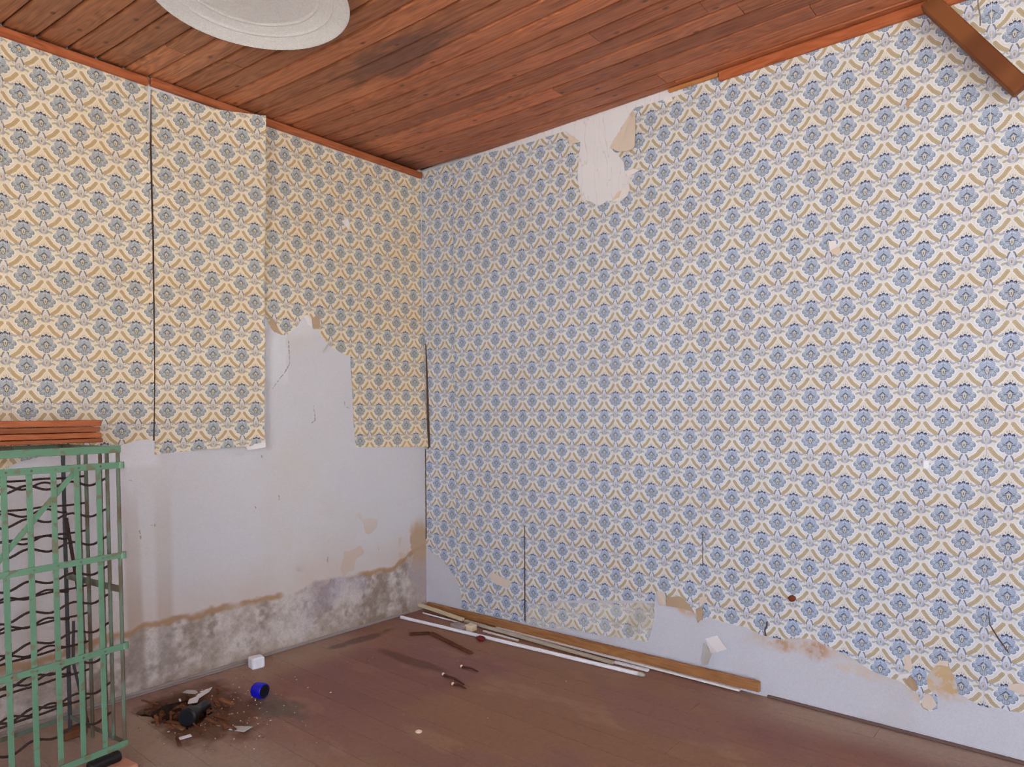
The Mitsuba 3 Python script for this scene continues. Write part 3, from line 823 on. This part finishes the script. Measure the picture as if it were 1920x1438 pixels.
# left wall
seam_ab = [(280, 150), (281, 300), (285, 450), (288, 640), (289, 700), (288, 800), (287, 827)]
A_poly = np.vstack([[[-3.0, 2.676], [-2.1, 2.674], [-1.583, 2.676]], on_left(seam_ab[1:], 0.012), rough(on_left([(287, 827), (275, 823), (250, 827), (230, 834), (150, 845), (75, 856), (30, 868), (14, 878), (0, 880), (-120, 900)]), 0.015, 0.003, 11), [[X0 + 0.002, 0.96], [X0 + 0.002, 2.676]]])


def off_a(s, z):
    return 0.002 + 0.013 * max(0, 1 - (-1.58 - s) / 0.10) ** 2 * min(1, max(0, (2.68 - z) / 0.3))


ga = sg.Polygon(A_poly).buffer(0)
m_split = float(on_left([(11, 450)])[0, 0])
paper(ga.intersection(sg.box(m_split + 0.001, 0, 0, 2.7)), 'A', 'left', off=off_a, cell=0.05)
paper(ga.intersection(sg.box(-9, 0, m_split - 0.001, 2.7)), 'A', 'left', off=0.003)


def off_b(s, z):
    t = min(1, max(0, (s + 1.60) / 0.54))
    return 0.003 + (0.046 + 0.045 * max(0, (z - 2.2) / 0.5) + 0.012 * max(0, (1.5 - z) / 0.45)) * t ** 1.6 + 0.004 * math.sin(z * 9) * t


B_px = [(284, 167), (330, 182), (400, 203), (440, 210), (470, 213), (499, 217), (498, 400), (497, 600), (497, 700), (496, 800), (498, 834), (462, 837), (400, 841), (340, 847), (290, 852), (291, 700), (289, 450), (285, 300)]
sz = on_left(B_px)
for _ in range(8):
    sz = np.array([on_left([p], off_b(*w))[0] for p, w in zip(B_px, sz)])
paper(rough(np.vstack([sz, sz[:1]]), 0.02, 0.0012, 12)[:-1], 'B', 'left', off=off_b, cell=0.045)
flap([(461, 836), (478, 832), (498, 829), (499, 838), (480, 842), (464, 844)], [0.036, 0.046, 0.058, 0.058, 0.050, 0.042], 'left', mat='paper_back_white')

C_edge = rough(on_left([(660, 664), (657, 667), (643, 663), (622, 652), (613, 643), (603, 631), (599, 620), (586, 616), (584, 600), (574, 590), (565, 597), (557, 612), (547, 620), (536, 629), (520, 625), (509, 618), (499, 595), (490, 572)]), 0.012, 0.0035, 13)
paper(np.vstack([[[-1.09, 2.673], [-0.80, 2.668], [-0.522, 2.672]], [[-0.524, 2.5], [-0.535, 1.9]], C_edge]), 'C', 'left', off=0.003)
flap([(503, 604), (511, 596), (520, 612), (524, 624), (514, 622)], [0.006, 0.006, 0.010, 0.018, 0.014], 'left', mat='paper_stained')
flap([(585, 597), (597, 590), (600, 604), (598, 617), (588, 616)], [0.006, 0.006, 0.010, 0.016, 0.012], 'left', mat='paper_stained')
flap([(570, 594), (576, 590), (585, 601), (585, 612), (578, 610)], [0.004, 0.004, 0.006, 0.008, 0.005], 'left', mat='paper_back_white')
flap([(613, 646), (618, 644), (609, 660), (605, 662)], [0.004, 0.005, 0.014, 0.012], 'left', mat='grey_card')
flap([(640, 414), (653, 410), (656, 420), (655, 432), (648, 424)], [0.005, 0.006, 0.014, 0.016, 0.008], 'left', mat='paper_back_white')


def off_d(s, z):
    t = min(1, max(0, (s + 0.30) / 0.30))
    return 0.004 + 0.034 * t ** 1.5 * min(1, max(0, (1.9 - z) / 0.9)) ** 1.3


D_px = [(658, 292), (720, 310), (788, 332), (790, 450), (791, 560), (794, 640), (797, 720), (799, 780), (803, 838), (740, 838), (667, 839), (664, 800), (662, 760), (658, 680), (657, 560), (657, 420)]
sz = on_left(D_px)
for _ in range(8):
    sz = np.array([on_left([p], off_d(*w))[0] for p, w in zip(D_px, sz)])
sz[:, 0] = np.minimum(sz[:, 0], np.where(sz[:, 1] < 1.9, -0.004, -0.0045))
paper(rough(np.vstack([sz, sz[:1]]), 0.02, 0.0012, 14)[:-1], 'D', 'left', off=off_d, cell=0.045)

# shade of open seams and the corner gap painted dark, plus dirt and tears
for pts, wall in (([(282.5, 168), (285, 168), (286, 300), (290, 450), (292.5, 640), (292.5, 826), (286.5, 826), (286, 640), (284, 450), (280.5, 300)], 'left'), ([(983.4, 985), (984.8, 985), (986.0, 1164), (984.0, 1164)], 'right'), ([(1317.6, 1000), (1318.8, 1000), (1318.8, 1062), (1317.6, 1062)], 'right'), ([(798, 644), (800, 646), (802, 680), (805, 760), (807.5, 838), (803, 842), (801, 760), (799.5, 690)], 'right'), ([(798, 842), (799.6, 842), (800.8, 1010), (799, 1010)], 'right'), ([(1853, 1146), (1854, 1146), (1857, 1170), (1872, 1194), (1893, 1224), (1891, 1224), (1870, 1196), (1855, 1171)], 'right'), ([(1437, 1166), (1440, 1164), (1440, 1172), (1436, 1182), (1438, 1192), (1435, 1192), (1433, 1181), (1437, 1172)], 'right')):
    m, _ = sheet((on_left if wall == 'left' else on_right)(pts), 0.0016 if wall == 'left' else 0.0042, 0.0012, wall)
    put('seam_shade_tear', m, 'shade_tear_brown', 'wall_' + wall, label='dark brown strip painting seam shade, dirt and tears into the wallpaper')

# small things on the right wall
c_ = on_right([(1737, 871)])[0]
put('plaster_hole_patch', box([-0.012, c_[0] - 0.010, c_[1] - 0.016], [-0.0035, c_[0] + 0.010, c_[1] + 0.016], 0.003), 'white_plastic', label='small raised white plug in the papered wall on the right', category='patch')  # stands in for a hole showing white plaster
c_ = on_right([(1485, 1122)])[0]
mk = trimesh.creation.icosphere(subdivisions=2, radius=1.0)
mk.vertices = np.array(mk.vertices) * [0.007, 0.016, 0.013] * (0.8 + 0.5 * meshkit.noise(np.array(mk.vertices) * 2 + 5)[:, None]) + [-0.0035, c_[0], c_[1]]
put('rust_lump', mk, 'brown_spot', smooth=True, label='small rusty brown lump stuck to the wallpaper low on the right wall', category='lump')

# ------------------------------------------------------------------ ceiling rose
rose = thing('ceiling_lampshade', 'round white textured dish-shaped lampshade with raised rings under the wooden ceiling', 'lampshade')
CX, CY = -1.628, -0.972
low = [(0.0, 2.6920), (0.05, 2.6918), (0.15, 2.6895), (0.210, 2.6868), (0.217, 2.6850), (0.222, 2.6815), (0.227, 2.6830), (0.233, 2.6822), (0.258, 2.6735), (0.264, 2.6710), (0.269, 2.6670), (0.274, 2.6678), (0.280, 2.6660), (0.312, 2.6510), (0.319, 2.6465), (0.323, 2.6450)]
high = [(0.327, 2.6465), (0.326, 2.6510), (0.314, 2.6590), (0.280, 2.6735), (0.233, 2.6895), (0.18, 2.6960), (0.10, 2.6995), (0.0, 2.6995)]
m = trimesh.creation.revolve(np.array([(r, z) for r, z in low + high]), sections=96)
if m.volume < 0:
    m.invert()
m.apply_translation([CX, CY, 0])
put('dish', m, 'rose_white', rose, smooth=30)
put('lamp_holder', lathe([(0, 0), (0.030, 0), (0.030, 0.3), (0.020, 0.4), (0.018, 1.0), (0, 1.0)], [CX, CY, 2.6912], [CX, CY, 2.668]), 'frame_white', rose, smooth=30)

# loose batten under the ceiling at the right, with the wire it hangs from
a, b = np.array([-0.085, -2.755, 2.655]), np.array([-0.075, -3.025, 2.275])
m = bar(a, b, 0.055, 0.05, 0.004, up=(1, 0, 0))
wooden('hanging_batten', m, 'beam_wood', (b - a) / np.linalg.norm(b - a), [1, 0, 0], 7, label='brown squared wooden batten hanging aslant from the ceiling in front of the papered wall', category='batten')
w0 = at([(1833, -30), (1834, 10), (1838, 30), (1841, 55)], 0, -0.02)
w0[-1] = [-0.062, w0[-1][1], w0[-1][2] - 0.005]
w0[0][2] = 2.69
put('wire', tube(w0, 0.0022, 6), 'wire_grey', label='thin grey wire running from the ceiling to the slanting batten', category='wire')

# ------------------------------------------------------------------ the green bottle cage
cage = thing('bottle_cage', 'green iron bottle cage with rusty wavy wires standing against the left wall', 'bottle rack')
FC = np.array([-1.953, -0.625])
AX = np.array([math.cos(math.radians(7.4)), math.sin(math.radians(7.4))])     # along the front, to the right
AN = np.array([-AX[1], AX[0]])                                            # towards the wall


def cg(s, d, z):
    xy = FC - AX * s + AN * d
    return np.array([xy[0], xy[1], z])


WID, DEP, ZB, ZT = 0.88, 0.40, 0.071, 1.121


def flat(s0, z0, s1, z1, d, w, t=0.004):
    return bar(cg(s0, d, z0), cg(s1, d, z1), t, w, 0.0008, up=np.cross(np.append(AN, 0), (cg(s1, d, z1) - cg(s0, d, z0)) / np.linalg.norm(cg(s1, d, z1) - cg(s0, d, z0))))


def upright(s, d, z0, z1, r):
    return tube([cg(s, d, z0), cg(s, d, (z0 + z1) / 2), cg(s, d, z1)], r, 8)


for z0, z1 in ((ZB, ZB + 0.022), (0.412, 0.434), (0.731, 0.752), (1.042, 1.064), (1.096, 1.121)):
    put('crossbar', flat(-0.006, (z0 + z1) / 2, WID, (z0 + z1) / 2, -0.003 if z1 < 1.1 else -0.001, z1 - z0), 'green_paint', cage)
for i in range(1, 13):
    s = 0.0675 * i - 0.001
    put('upright', flat(s, ZB, s, 1.062, 0.003, 0.0165), 'green_paint', cage)
put('brace', flat(0.118, 1.06, 0.40, 0.73, 0.0085, 0.017), 'green_paint', cage)
for s, d, z0, r, mt in ((0.0, 0.008, ZB, 0.0062, 'green_rusted'), (-0.0, 0.0816, ZB, 0.0062, 'green_rusted'), (-0.0, 0.128, ZB, 0.0058, 'green_rusted'), (0.030, 0.165, ZB, 0.0062, 'green_rusted'), (0.012, 0.255, ZB, 0.0058, 'green_rusted'),
                        (0.0, DEP, 0.03, 0.0068, 'dark_iron'), (WID, 0.008, ZB, 0.0062, 'green_rusted'), (WID, 0.2, ZB, 0.0062, 'green_rusted'), (WID, DEP, 0.03, 0.0068, 'dark_iron')):
    put('rod', upright(s, d, z0, ZT - 0.006, r), mt, cage)
put('rod', tube([cg(0.0, DEP - 0.012, 0.84), cg(-0.02, DEP - 0.05, 0.55), cg(-0.035, DEP - 0.05, 0.36)], 0.0062, 8), 'rusty_iron', cage)
put('rod', tube([cg(-0.008, DEP - 0.03, 0.45), cg(0.006, DEP - 0.05, 0.30), cg(-0.03, DEP - 0.07, 0.06)], 0.0052, 8), 'dark_iron', cage)
# side rails
for z, w in ((0.62, 0.024), (1.108, 0.02), (ZB + 0.01, 0.016)):
    for s in (0.0, WID):
        put('side_rail', bar(cg(s, 0.0, z), cg(s, DEP, z), 0.004, w, 0.0008), 'green_paint' if s else 'green_rusted', cage)
put('back_rail', bar(cg(0, DEP, 1.108), cg(WID, DEP, 1.108), 0.004, 0.02, 0.0008), 'green_rusted', cage)
put('back_rail', bar(cg(0, DEP, ZB + 0.01), cg(WID, DEP, ZB + 0.01), 0.004, 0.016, 0.0008), 'green_rusted', cage)
for z in (0.74, 0.423, 1.053):
    put('collar', tube([cg(-0.006, 0.0, z - 0.011), cg(-0.006, 0.0, z + 0.011)], 0.0105, 10), 'green_paint', cage)
for i in range(1, 7):
    for z in (1.053, 0.742, 0.423):
        put('rivet', lathe([(0, 0), (0.0042, 0), (0.003, 0.7), (0, 1)], cg(0.0675 * i - 0.001 - 0.004, -0.004, z), cg(0.0675 * i - 0.001 - 0.004, -0.0075, z), 8), 'green_rusted', cage)


def wire(d, z, s_end, wavy, phase):
    ss = np.arange(s_end, WID + 0.001, 0.0112)
    amp = 0.010 if wavy else 0.0012
    pts = [cg(s, d + (0.004 * math.sin(s * 30 + phase) if wavy else 0), z + amp * math.sin(2 * math.pi * s / 0.128 + phase) + 0.003 * math.sin(s * 5 + phase)) for s in ss]
    return tube(pts, 0.0042 if wavy else 0.0040, 6)


for i, z in enumerate((0.991, 0.883, 0.785, 0.68, 0.58, 0.479, 0.373, 0.264, 0.157)):
    put('wire', wire(0.0816 + 0.012, z, 0.0, True, 2.2), 'rusty_iron', cage)
for i, z in enumerate((1.008, 0.912, 0.813, 0.617, 0.518, 0.416, 0.315, 0.214)):
    put('wire', wire(0.165 + 0.010, z, 0.026, False, 0.3 * i), 'rusty_iron', cage)
for i, z in enumerate((0.973, 0.875, 0.776, 0.576, 0.472, 0.368, 0.264, 0.152)):
    put('wire', wire(DEP - 0.012, z, 0.0, True, 4.4), 'rusty_iron', cage)
# what it stands on
br = at([(233, 1436), (205, 1438)], 2, 0.0)
bk = thing('clay_block', 'flat reddish clay block on the floor under the green cage', 'brick')
cb = cg(0.070, -0.03, 0)
m = box([-0.07, -0.05, 0.0005], [0.07, 0.05, 0.030], 0.004)
m.vertices = np.array(m.vertices) + 0.0015 * (meshkit.noise(np.array(m.vertices) * 60)[:, None] - 0.5)
m.apply_transform(trimesh.transformations.rotation_matrix(math.radians(7.4), [0, 0, 1]))
m.apply_translation([cb[0], cb[1], 0.0008])
put('body', m, 'brick_clay', bk)
roll = thing('black_roll', 'short black plastic tube wedged between clay block and green cage', 'tube')
r0, r1 = cg(0.128, -0.010, 0.0515), cg(0.028, -0.010, 0.0515)
put('body', lathe([(0.0, 0.0), (0.013, 0.0), (0.0175, 0.02), (0.0195, 0.06), (0.0195, 0.62), (0.0185, 0.64), (0.0185, 0.70), (0.0195, 0.72), (0.0195, 0.96), (0.017, 1.0), (0, 1.0)], r0, r1, 20), 'black_plastic', roll, smooth=35)
put('core', lathe([(0.0, 0.0), (0.010, 0.0), (0.010, 1.0), (0, 1.0)], r0 - 0.002 * (r1 - r0) / np.linalg.norm(r1 - r0), r0 + 0.0005 * (r1 - r0) / np.linalg.norm(r1 - r0), 16), 'inside_black', roll)
for s, d in ((WID - 0.06, 0.0), (WID - 0.06, DEP)):
    c = cg(s, d, 0)
    put('wood_block', box([c[0] - 0.05, c[1] - 0.035, 0.0006], [c[0] + 0.05, c[1] + 0.035, 0.0702 if d == 0 else 0.0702], 0.004), 'splinter_wood', label=('wooden block under the front left foot of the green cage' if d == 0 else 'wooden block under the rear left foot of the green cage'), category='block')
c = cg(-0.005, DEP, 0)
put('wood_block', box([c[0] - 0.035, c[1] - 0.025, 0.0006], [c[0] + 0.045, c[1] + 0.03, 0.0295], 0.004), 'splinter_wood', label='small dark wooden block under the rear right foot of the green cage', category='block')

# four short boards on top of the cage
z = 1.1215
for i in range(4):
    h = (0.017, 0.0225, 0.0225, 0.0245)[i]
    x1 = -1.905 + (0.004, -0.002, -0.004, -0.001)[i]
    y1, y0 = -0.20 - (0.004, 0.0, 0.006, 0.002)[i], -0.325 - (0.002, 0.004, 0.0, 0.006)[i]
    m = bar([-2.75, (y0 + y1) / 2, z + h / 2 + 0.0006], [x1, (y0 + y1) / 2, z + h / 2 + 0.0006], y1 - y0, h - 0.0025, 0.002)
    z += h
    wooden('stacked_board', m, 'plank_wood', [1, 0, 0], [0, 1, 1], 10 + i, category='board', group='boards stacked on the green cage',
           label='orange brown wooden board, ' + ('lowest', 'second from below', 'third from below', 'topmost')[i] + ' in the stack on the green cage')

# ------------------------------------------------------------------ things on the floor along the right wall
def lay(name, px, q, z0, z1, w, h, mat, label, category, smooth=False, round_=False):
    p0, p1 = at([px], 2, z0 + h / 2)[0], at([q], 2, z1 + h / 2)[0]
    if round_:
        m = tube(np.linspace(p0, p1, 3), h / 2, 14)
        return put(name, m, mat, smooth=40, label=label, category=category)
    return put(name, bar(p0, p1, w, h, min(w, h) * 0.15), mat, label=label, category=category)


m = bar([-0.019, -0.03, 0.024], [-0.026, -2.135, 0.046], 0.018, 0.046, 0.003)
wooden('floor_batten', m, 'batten_wood', [0, 1, 0], [0, 0, 1], 21, label='long brown wooden batten lying on edge along the foot of the right wall', category='batten')
put('white_strip', bar([-0.024, -0.62, 0.006], [-0.024, -2.05, 0.012], 0.034, 0.010, 0.002), 'white_flake', label='long flat whitish strip of wood under the brown batten', category='strip')
lay('cable_trunking', (784, 1133), (869, 1162), 0.026, 0.010, 0.022, 0.018, 'cream_plastic', 'short cream plastic trunking in the room corner, beside the brown batten', 'trunking')
lay('cable_trunking', (872, 1164), (1150, 1243), 0.006, 0.006, 0.022, 0.014, 'grey_plastic', 'long greyish plastic trunking between the white pipe and brown batten', 'trunking')
lay('white_sliver', (1152, 1241), (1216, 1257), 0.002, 0.002, 0.022, 0.010, 'white_plastic', 'pale white slat beyond the end of the greyish trunking', 'slat')
p = thing('white_pipe', 'long thin white plastic pipe on the floor near the right wall', 'pipe')
p0, p1 = at([(752, 1157)], 2, 0.011)[0], at([(1196, 1263)], 2, 0.011)[0]
put('tube', tube(np.linspace(p0, p1, 4), 0.0095, 14), 'white_plastic', p, smooth=40)
put('tip', lathe([(0, 0), (0.0085, 0), (0.0095, 0.5), (0.006, 1), (0, 1)], p1 + 0.001 * (p1 - p0), p1 + 0.022 * (p1 - p0), 14), 'grey_card', p, smooth=40)
lay('white_rod', (793, 1149), (863, 1168), 0.002, 0.002, 0.009, 0.009, 'white_plastic', 'short thin white rod in the corner behind the white pipe', 'rod', round_=True)
lay('white_sliver', (906, 1183), (972, 1201), 0.001, 0.001, 0.012, 0.008, 'white_flake', 'short pale sliver between white pipe and greyish trunking', 'slat')
c = at([(882, 1182)], 2, 0)[0]
put('cream_block', box([c[0] - 0.026, c[1] - 0.03, 0.0006], [c[0] + 0.026, c[1] + 0.025, 0.034], 0.004), 'cream_block', label='small cream block on the floor behind the white pipe', category='block')
c = at([(862, 1180)], 2, 0)[0]
put('grey_block', box([c[0] - 0.03, c[1] - 0.05, 0.0006], [c[0] + 0.03, c[1] + 0.05, 0.03], 0.004), 'concrete_grey', label='grey lump beside the cream block behind the white pipe', category='block')
c = at([(904, 1200)], 2, 0)[0]
mk = trimesh.creation.icosphere(subdivisions=2, radius=1.0)
mk.vertices = np.array(mk.vertices) * [0.018, 0.028, 0.012] * (0.7 + 0.6 * meshkit.noise(np.array(mk.vertices) * 2.3)[:, None]) + [c[0] - 0.012, c[1], 0.0125]
put('red_scrap', mk, 'red_plastic', smooth=True, label='small dark red scrap beside the white pipe', category='scrap')
for i, (pa, pb, w, h) in enumerate((((808, 1187), (884, 1225), 0.024, 0.010), ((768, 1189), (806, 1187), 0.030, 0.008))):
    A0, B0 = at([pa], 2, 0.006)[0], at([pb], 2, 0.006)[0]
    m = bar(A0, B0, w, h, 0.002).subdivide().subdivide()
    m.vertices = np.array(m.vertices) + [0, 0, 1] * (0.003 * (meshkit.noise(np.array(m.vertices) * 45)[:, None]))
    wooden('rotten_stick', m, 'rotten_wood', (B0 - A0) / np.linalg.norm(B0 - A0), [1, 0, 0], 30 + i, category='stick',
           label=('dark rotten strip of wood slanting across the floor before the white pipe', 'short dark rotten piece of wood near the left end of the white pipe')[i])
TW = [((831, 1265), (870, 1283)), ((849, 1283), (873, 1291)), ((865, 1250), (896, 1259))]
WD = ['longest of three dark twigs on the bare floor, with pale ends', 'nearest of three dark twigs on the bare floor', 'farthest of three dark twigs on the bare floor']
for i, (pa, pb) in enumerate(TW):
    A0, B0 = at([pa], 2, 0.005)[0], at([pb], 2, 0.005)[0]
    tw = thing('twig', WD[i], 'twig', None)
    mid = (A0 + B0) / 2 + [0.006, 0, 0.003]
    put('stem', tube([A0, mid, B0], [0.0055, 0.005, 0.003], 7), 'dark_stick', tw, smooth=40)
    s = trimesh.creation.icosphere(subdivisions=1, radius=0.0075)
    s.apply_translation(A0 + [0, 0, 0.003])
    put('tip', s, 'cream_block', tw, smooth=True)
c = at([(785, 1374)], 2, 0)[0]
mk = trimesh.creation.icosphere(subdivisions=2, radius=1.0)
mk.vertices = np.array(mk.vertices) * [0.012, 0.013, 0.005] * (0.8 + 0.5 * meshkit.noise(np.array(mk.vertices) * 2.1)[:, None]) + [c[0], c[1], 0.005]
put('pale_chip', mk, 'cream_block', smooth=True, label='pale chip alone on the brown floor at the front', category='chip')

# ------------------------------------------------------------------ left of the floor
c = at([(474, 1254)], 2, 0)[0]
wb = thing('white_cube', 'small white plastic cube on the floor at the foot of the left wall', 'cube')
m = box([-0.031, -0.028, 0.0006], [0.031, 0.028, 0.055], 0.006)
m.apply_transform(trimesh.transformations.rotation_matrix(math.radians(-8), [0, 0, 1]))
q_ = at([(486, 1254)], 2, 0)[0]
m.apply_translation([q_[0], q_[1] + 0.025, 0])
put('body', m, 'white_plastic', wb)
ball = thing('blue_cap', 'bright blue rounded plastic cap lying on the brown floor', 'cap')
q_ = at([(487, 1312)], 2, 0)[0]
dirb = np.array([0.28, -0.96, 0.0])
dirb /= np.linalg.norm(dirb)
ctr = q_ + [0.008, 0.018, 0.0345]
put('shell', lathe([(0, 0), (0.014, 0.0), (0.024, 0.06), (0.031, 0.2), (0.0335, 0.45), (0.033, 0.8), (0.031, 0.97), (0.029, 1.0), (0.0, 1.0)], ctr - dirb * 0.030, ctr + dirb * 0.030, 28), 'blue_plastic', ball, smooth=40)
put('opening', lathe([(0, 0), (0.0265, 0), (0.0265, 1), (0, 1)], ctr + dirb * 0.0302, ctr + dirb * 0.0308, 24), 'inside_black', ball)
# black pipe fitting lying over the hole
fit = thing('pipe_fitting', 'black tapered plastic pipe fitting lying over the rotten hole in the floor', 'pipe fitting')
f0, f1 = at([(349, 1346)], 2, 0.040)[0], at([(386, 1322)], 2, 0.026)[0]
put('body', lathe([(0, 0), (0.030, 0.0), (0.036, 0.04), (0.037, 0.22), (0.033, 0.30), (0.024, 0.48), (0.022, 0.55), (0.0225, 0.97), (0.020, 1.0), (0, 1.0)], f0, f1, 28), 'black_plastic', fit, smooth=35)
d_ = (f1 - f0) / np.linalg.norm(f1 - f0)
put('mouth', lathe([(0, 0), (0.026, 0), (0.026, 1), (0, 1)], f0 - d_ * 0.0008, f0 - d_ * 0.0002, 24), 'inside_black', fit)


def scrap(px, z, mat, name, label, category, tilt=(0, 0), group=None, t=0.0022):
    P = at(px, 2, z)
    g = sg.Polygon(P[:, :2]).buffer(0)
    m = trimesh.creation.extrude_polygon(polys(g)[0], t, engine='earcut')
    c0 = np.array([*P[:, :2].mean(0), 0])
    V = np.array(m.vertices)
    V[:, 2] += z + (V - c0)[:, 0] * tilt[0] + (V - c0)[:, 1] * tilt[1]
    V[:, 2] += max(0, 0.0006 - V[:, 2].min()) if z >= 0 else 0
    m.vertices = V
    return put(name, m, mat, label=label, category=category, group=group)


scrap([(428, 1367), (440, 1361), (474, 1365), (457, 1374)], 0.003, 'grey_card', 'card_scrap', 'grey square scrap of card flat on the floor right of the hole', 'scrap', (0.05, -0.05))
scrap([(352, 1318), (354, 1310), (368, 1306), (371, 1301), (394, 1299), (384, 1304), (373, 1310), (370, 1318)], 0.006, 'white_flake', 'plaster_flake', 'largest white jagged flake of plaster behind the black pipe fitting', 'flake', (0.12, -0.08))
scrap([(342, 1300), (350, 1295), (366, 1294), (372, 1298), (366, 1301), (352, 1301)], 0.004, 'grey_card', 'plaster_flake', 'greyish flake of plaster nearest the left wall behind the hole', 'flake', (-0.06, 0.05))
scrap([(374, 1297), (398, 1290), (394, 1295), (384, 1300)], 0.005, 'white_flake', 'plaster_flake', 'narrow white flake of plaster right of the greyish one', 'flake', (0.08, 0.0))
scrap([(330, 1385), (357, 1377), (360, 1381), (336, 1388)], 0.003, 'paper_back_white', 'wood_slip', 'pale slip of wood on the floorboard before the rotten hole', 'slip')
scrap([(335, 1312), (338, 1310), (340, 1315), (337, 1316)], 0.004, 'white_flake', 'plaster_flake', 'tiny white chip of plaster at the far rim of the hole', 'flake')
# splinters round the hole
HC = np.array(hole.centroid.coords[0])
FLAKES = sg.Polygon(at([(335, 1312), (352, 1320), (372, 1320), (396, 1298), (398, 1288), (350, 1292)], 2, 0)[:, :2])
for i in range(28):
    for _ in range(80):
        pxy = HC + RNG.normal(0, 1, 2) * [0.085, 0.12] + [0.01, -0.05]
        L = RNG.uniform(0.03, 0.10)
        an = RNG.uniform(1.1, 2.0) if i % 3 else RNG.uniform(0, 3.1)
        e2 = np.array([math.cos(an), math.sin(an)]) * L / 2
        if pxy[1] + L < -0.05 and -1.80 < pxy[0] < -1.40 and not FLAKES.intersects(sg.LineString([pxy - e2, pxy + e2]).buffer(0.02)) and not hole.buffer(-0.012).contains(sg.LineString([pxy - e2, pxy + e2])):
            break
    w, h = RNG.uniform(0.006, 0.016), RNG.uniform(0.004, 0.008)
    zc = h / 2 + 0.0008 + 0.0004 * i
    tz = RNG.uniform(0.0, 0.012)
    p0, p1 = np.array([*(pxy - e2), zc]), np.array([*(pxy + e2), zc + tz])
    m = bar(p0, p1, w, h, 0.0012).subdivide().subdivide()
    V = np.array(m.vertices)
    u_ = ((V - p0) @ (p1 - p0)) / L ** 2
    V = V + (np.array([e2[1], -e2[0], 0]) / L * 2)[None] * (0.006 * np.sin(u_ * 4 + i))[:, None] * (np.abs(u_ - 0.5))[:, None]
    V[:, 2] = np.maximum(V[:, 2], 0.0008)
    m.vertices = V
    wooden('wood_splinter', m, 'rotten_wood' if i % 3 == 0 else 'splinter_wood', (p1 - p0) / L, [1, 0.3, 0.3], 40 + i, label='brown splinter of rotten wood in the heap round the hole in the floor', category='splinter', group='wood splinters round the hole in the floor')
# crumbs of plaster and wood strewn over the floor: too small to count
cr = []
for i in range(260):
    if i < 200:
        xy = np.array([-1.52, -0.50]) + RNG.normal(0, 1, 2) * [0.13, 0.20]
    else:
        xy = np.array([RNG.uniform(-2.0, -0.3), RNG.uniform(-1.6, -0.06)])
    if xy[1] > -0.04 or hole.contains(sg.Point(xy)):
        continue
    s = RNG.uniform(0.0012, 0.0042)
    o = trimesh.creation.icosahedron()
    o.vertices = np.array(o.vertices) * s * RNG.uniform(0.5, 1.2, 3) + [xy[0], xy[1], s * 0.6]
    cr.append(o)
ncr = len(cr)
for i in range(45):
    xy = np.array([-1.50, -0.45]) + RNG.normal(0, 1, 2) * [0.16, 0.24]
    if xy[1] > -0.04 or hole.contains(sg.Point(xy)):
        continue
    s = RNG.uniform(0.0015, 0.0045)
    o = trimesh.creation.icosahedron()
    o.vertices = np.array(o.vertices) * s * np.array([RNG.uniform(0.6, 1.6), RNG.uniform(0.6, 1.6), 0.35]) + [xy[0], xy[1], s * 0.4]
    cr.append(o)
tones = [lin('#a58a70'), lin('#7d5a40'), lin('#b89a7c')]
put('crumbs', cat(cr), 'crumb_mix', color=np.vstack([np.tile(tones[i % 3] if i < ncr else lin('#d9d6d6'), (len(o.vertices), 1)) for i, o in enumerate(cr)]), label='tan and white crumbs of wood and plaster strewn round the hole', category='debris', kind='stuff')
x0_, y0_, x1_, y1_ = hole.bounds
rb = []
for i in range(440):
    deep = i >= 260
    xy = np.array([x0_ + (x1_ - x0_) * RNG.uniform(), y0_ + (y1_ - y0_) * RNG.uniform()])
    gap = meshkit.noise(np.array([[xy[0] * 22, xy[1] * 22, 3.0]]), 5)[0]
    if not hole.buffer(0.01 if deep else -0.016).contains(sg.Point(xy)) or (not deep and gap < 0.40):
        continue
    s = RNG.uniform(0.012, 0.026) if deep else RNG.uniform(0.006, 0.015)
    o = trimesh.creation.icosphere(subdivisions=1)
    o.vertices = np.array(o.vertices) * s * RNG.uniform(0.5, 1.3, 3) * (0.7 + 0.6 * meshkit.noise(np.array(o.vertices) * 3 + i)[:, None]) + [xy[0], xy[1], (-0.100 if deep else -0.050) + RNG.uniform(0, 0.022)]
    rb.append(o)
m = cat(rb)
V = np.array(m.vertices)
put('rubble', m, 'splinter_wood', uv=np.c_[V[:, 1], (V[:, 0] * 40) % 23], label='brown rotten rubble filling the hole in the floor', category='debris', kind='stuff')
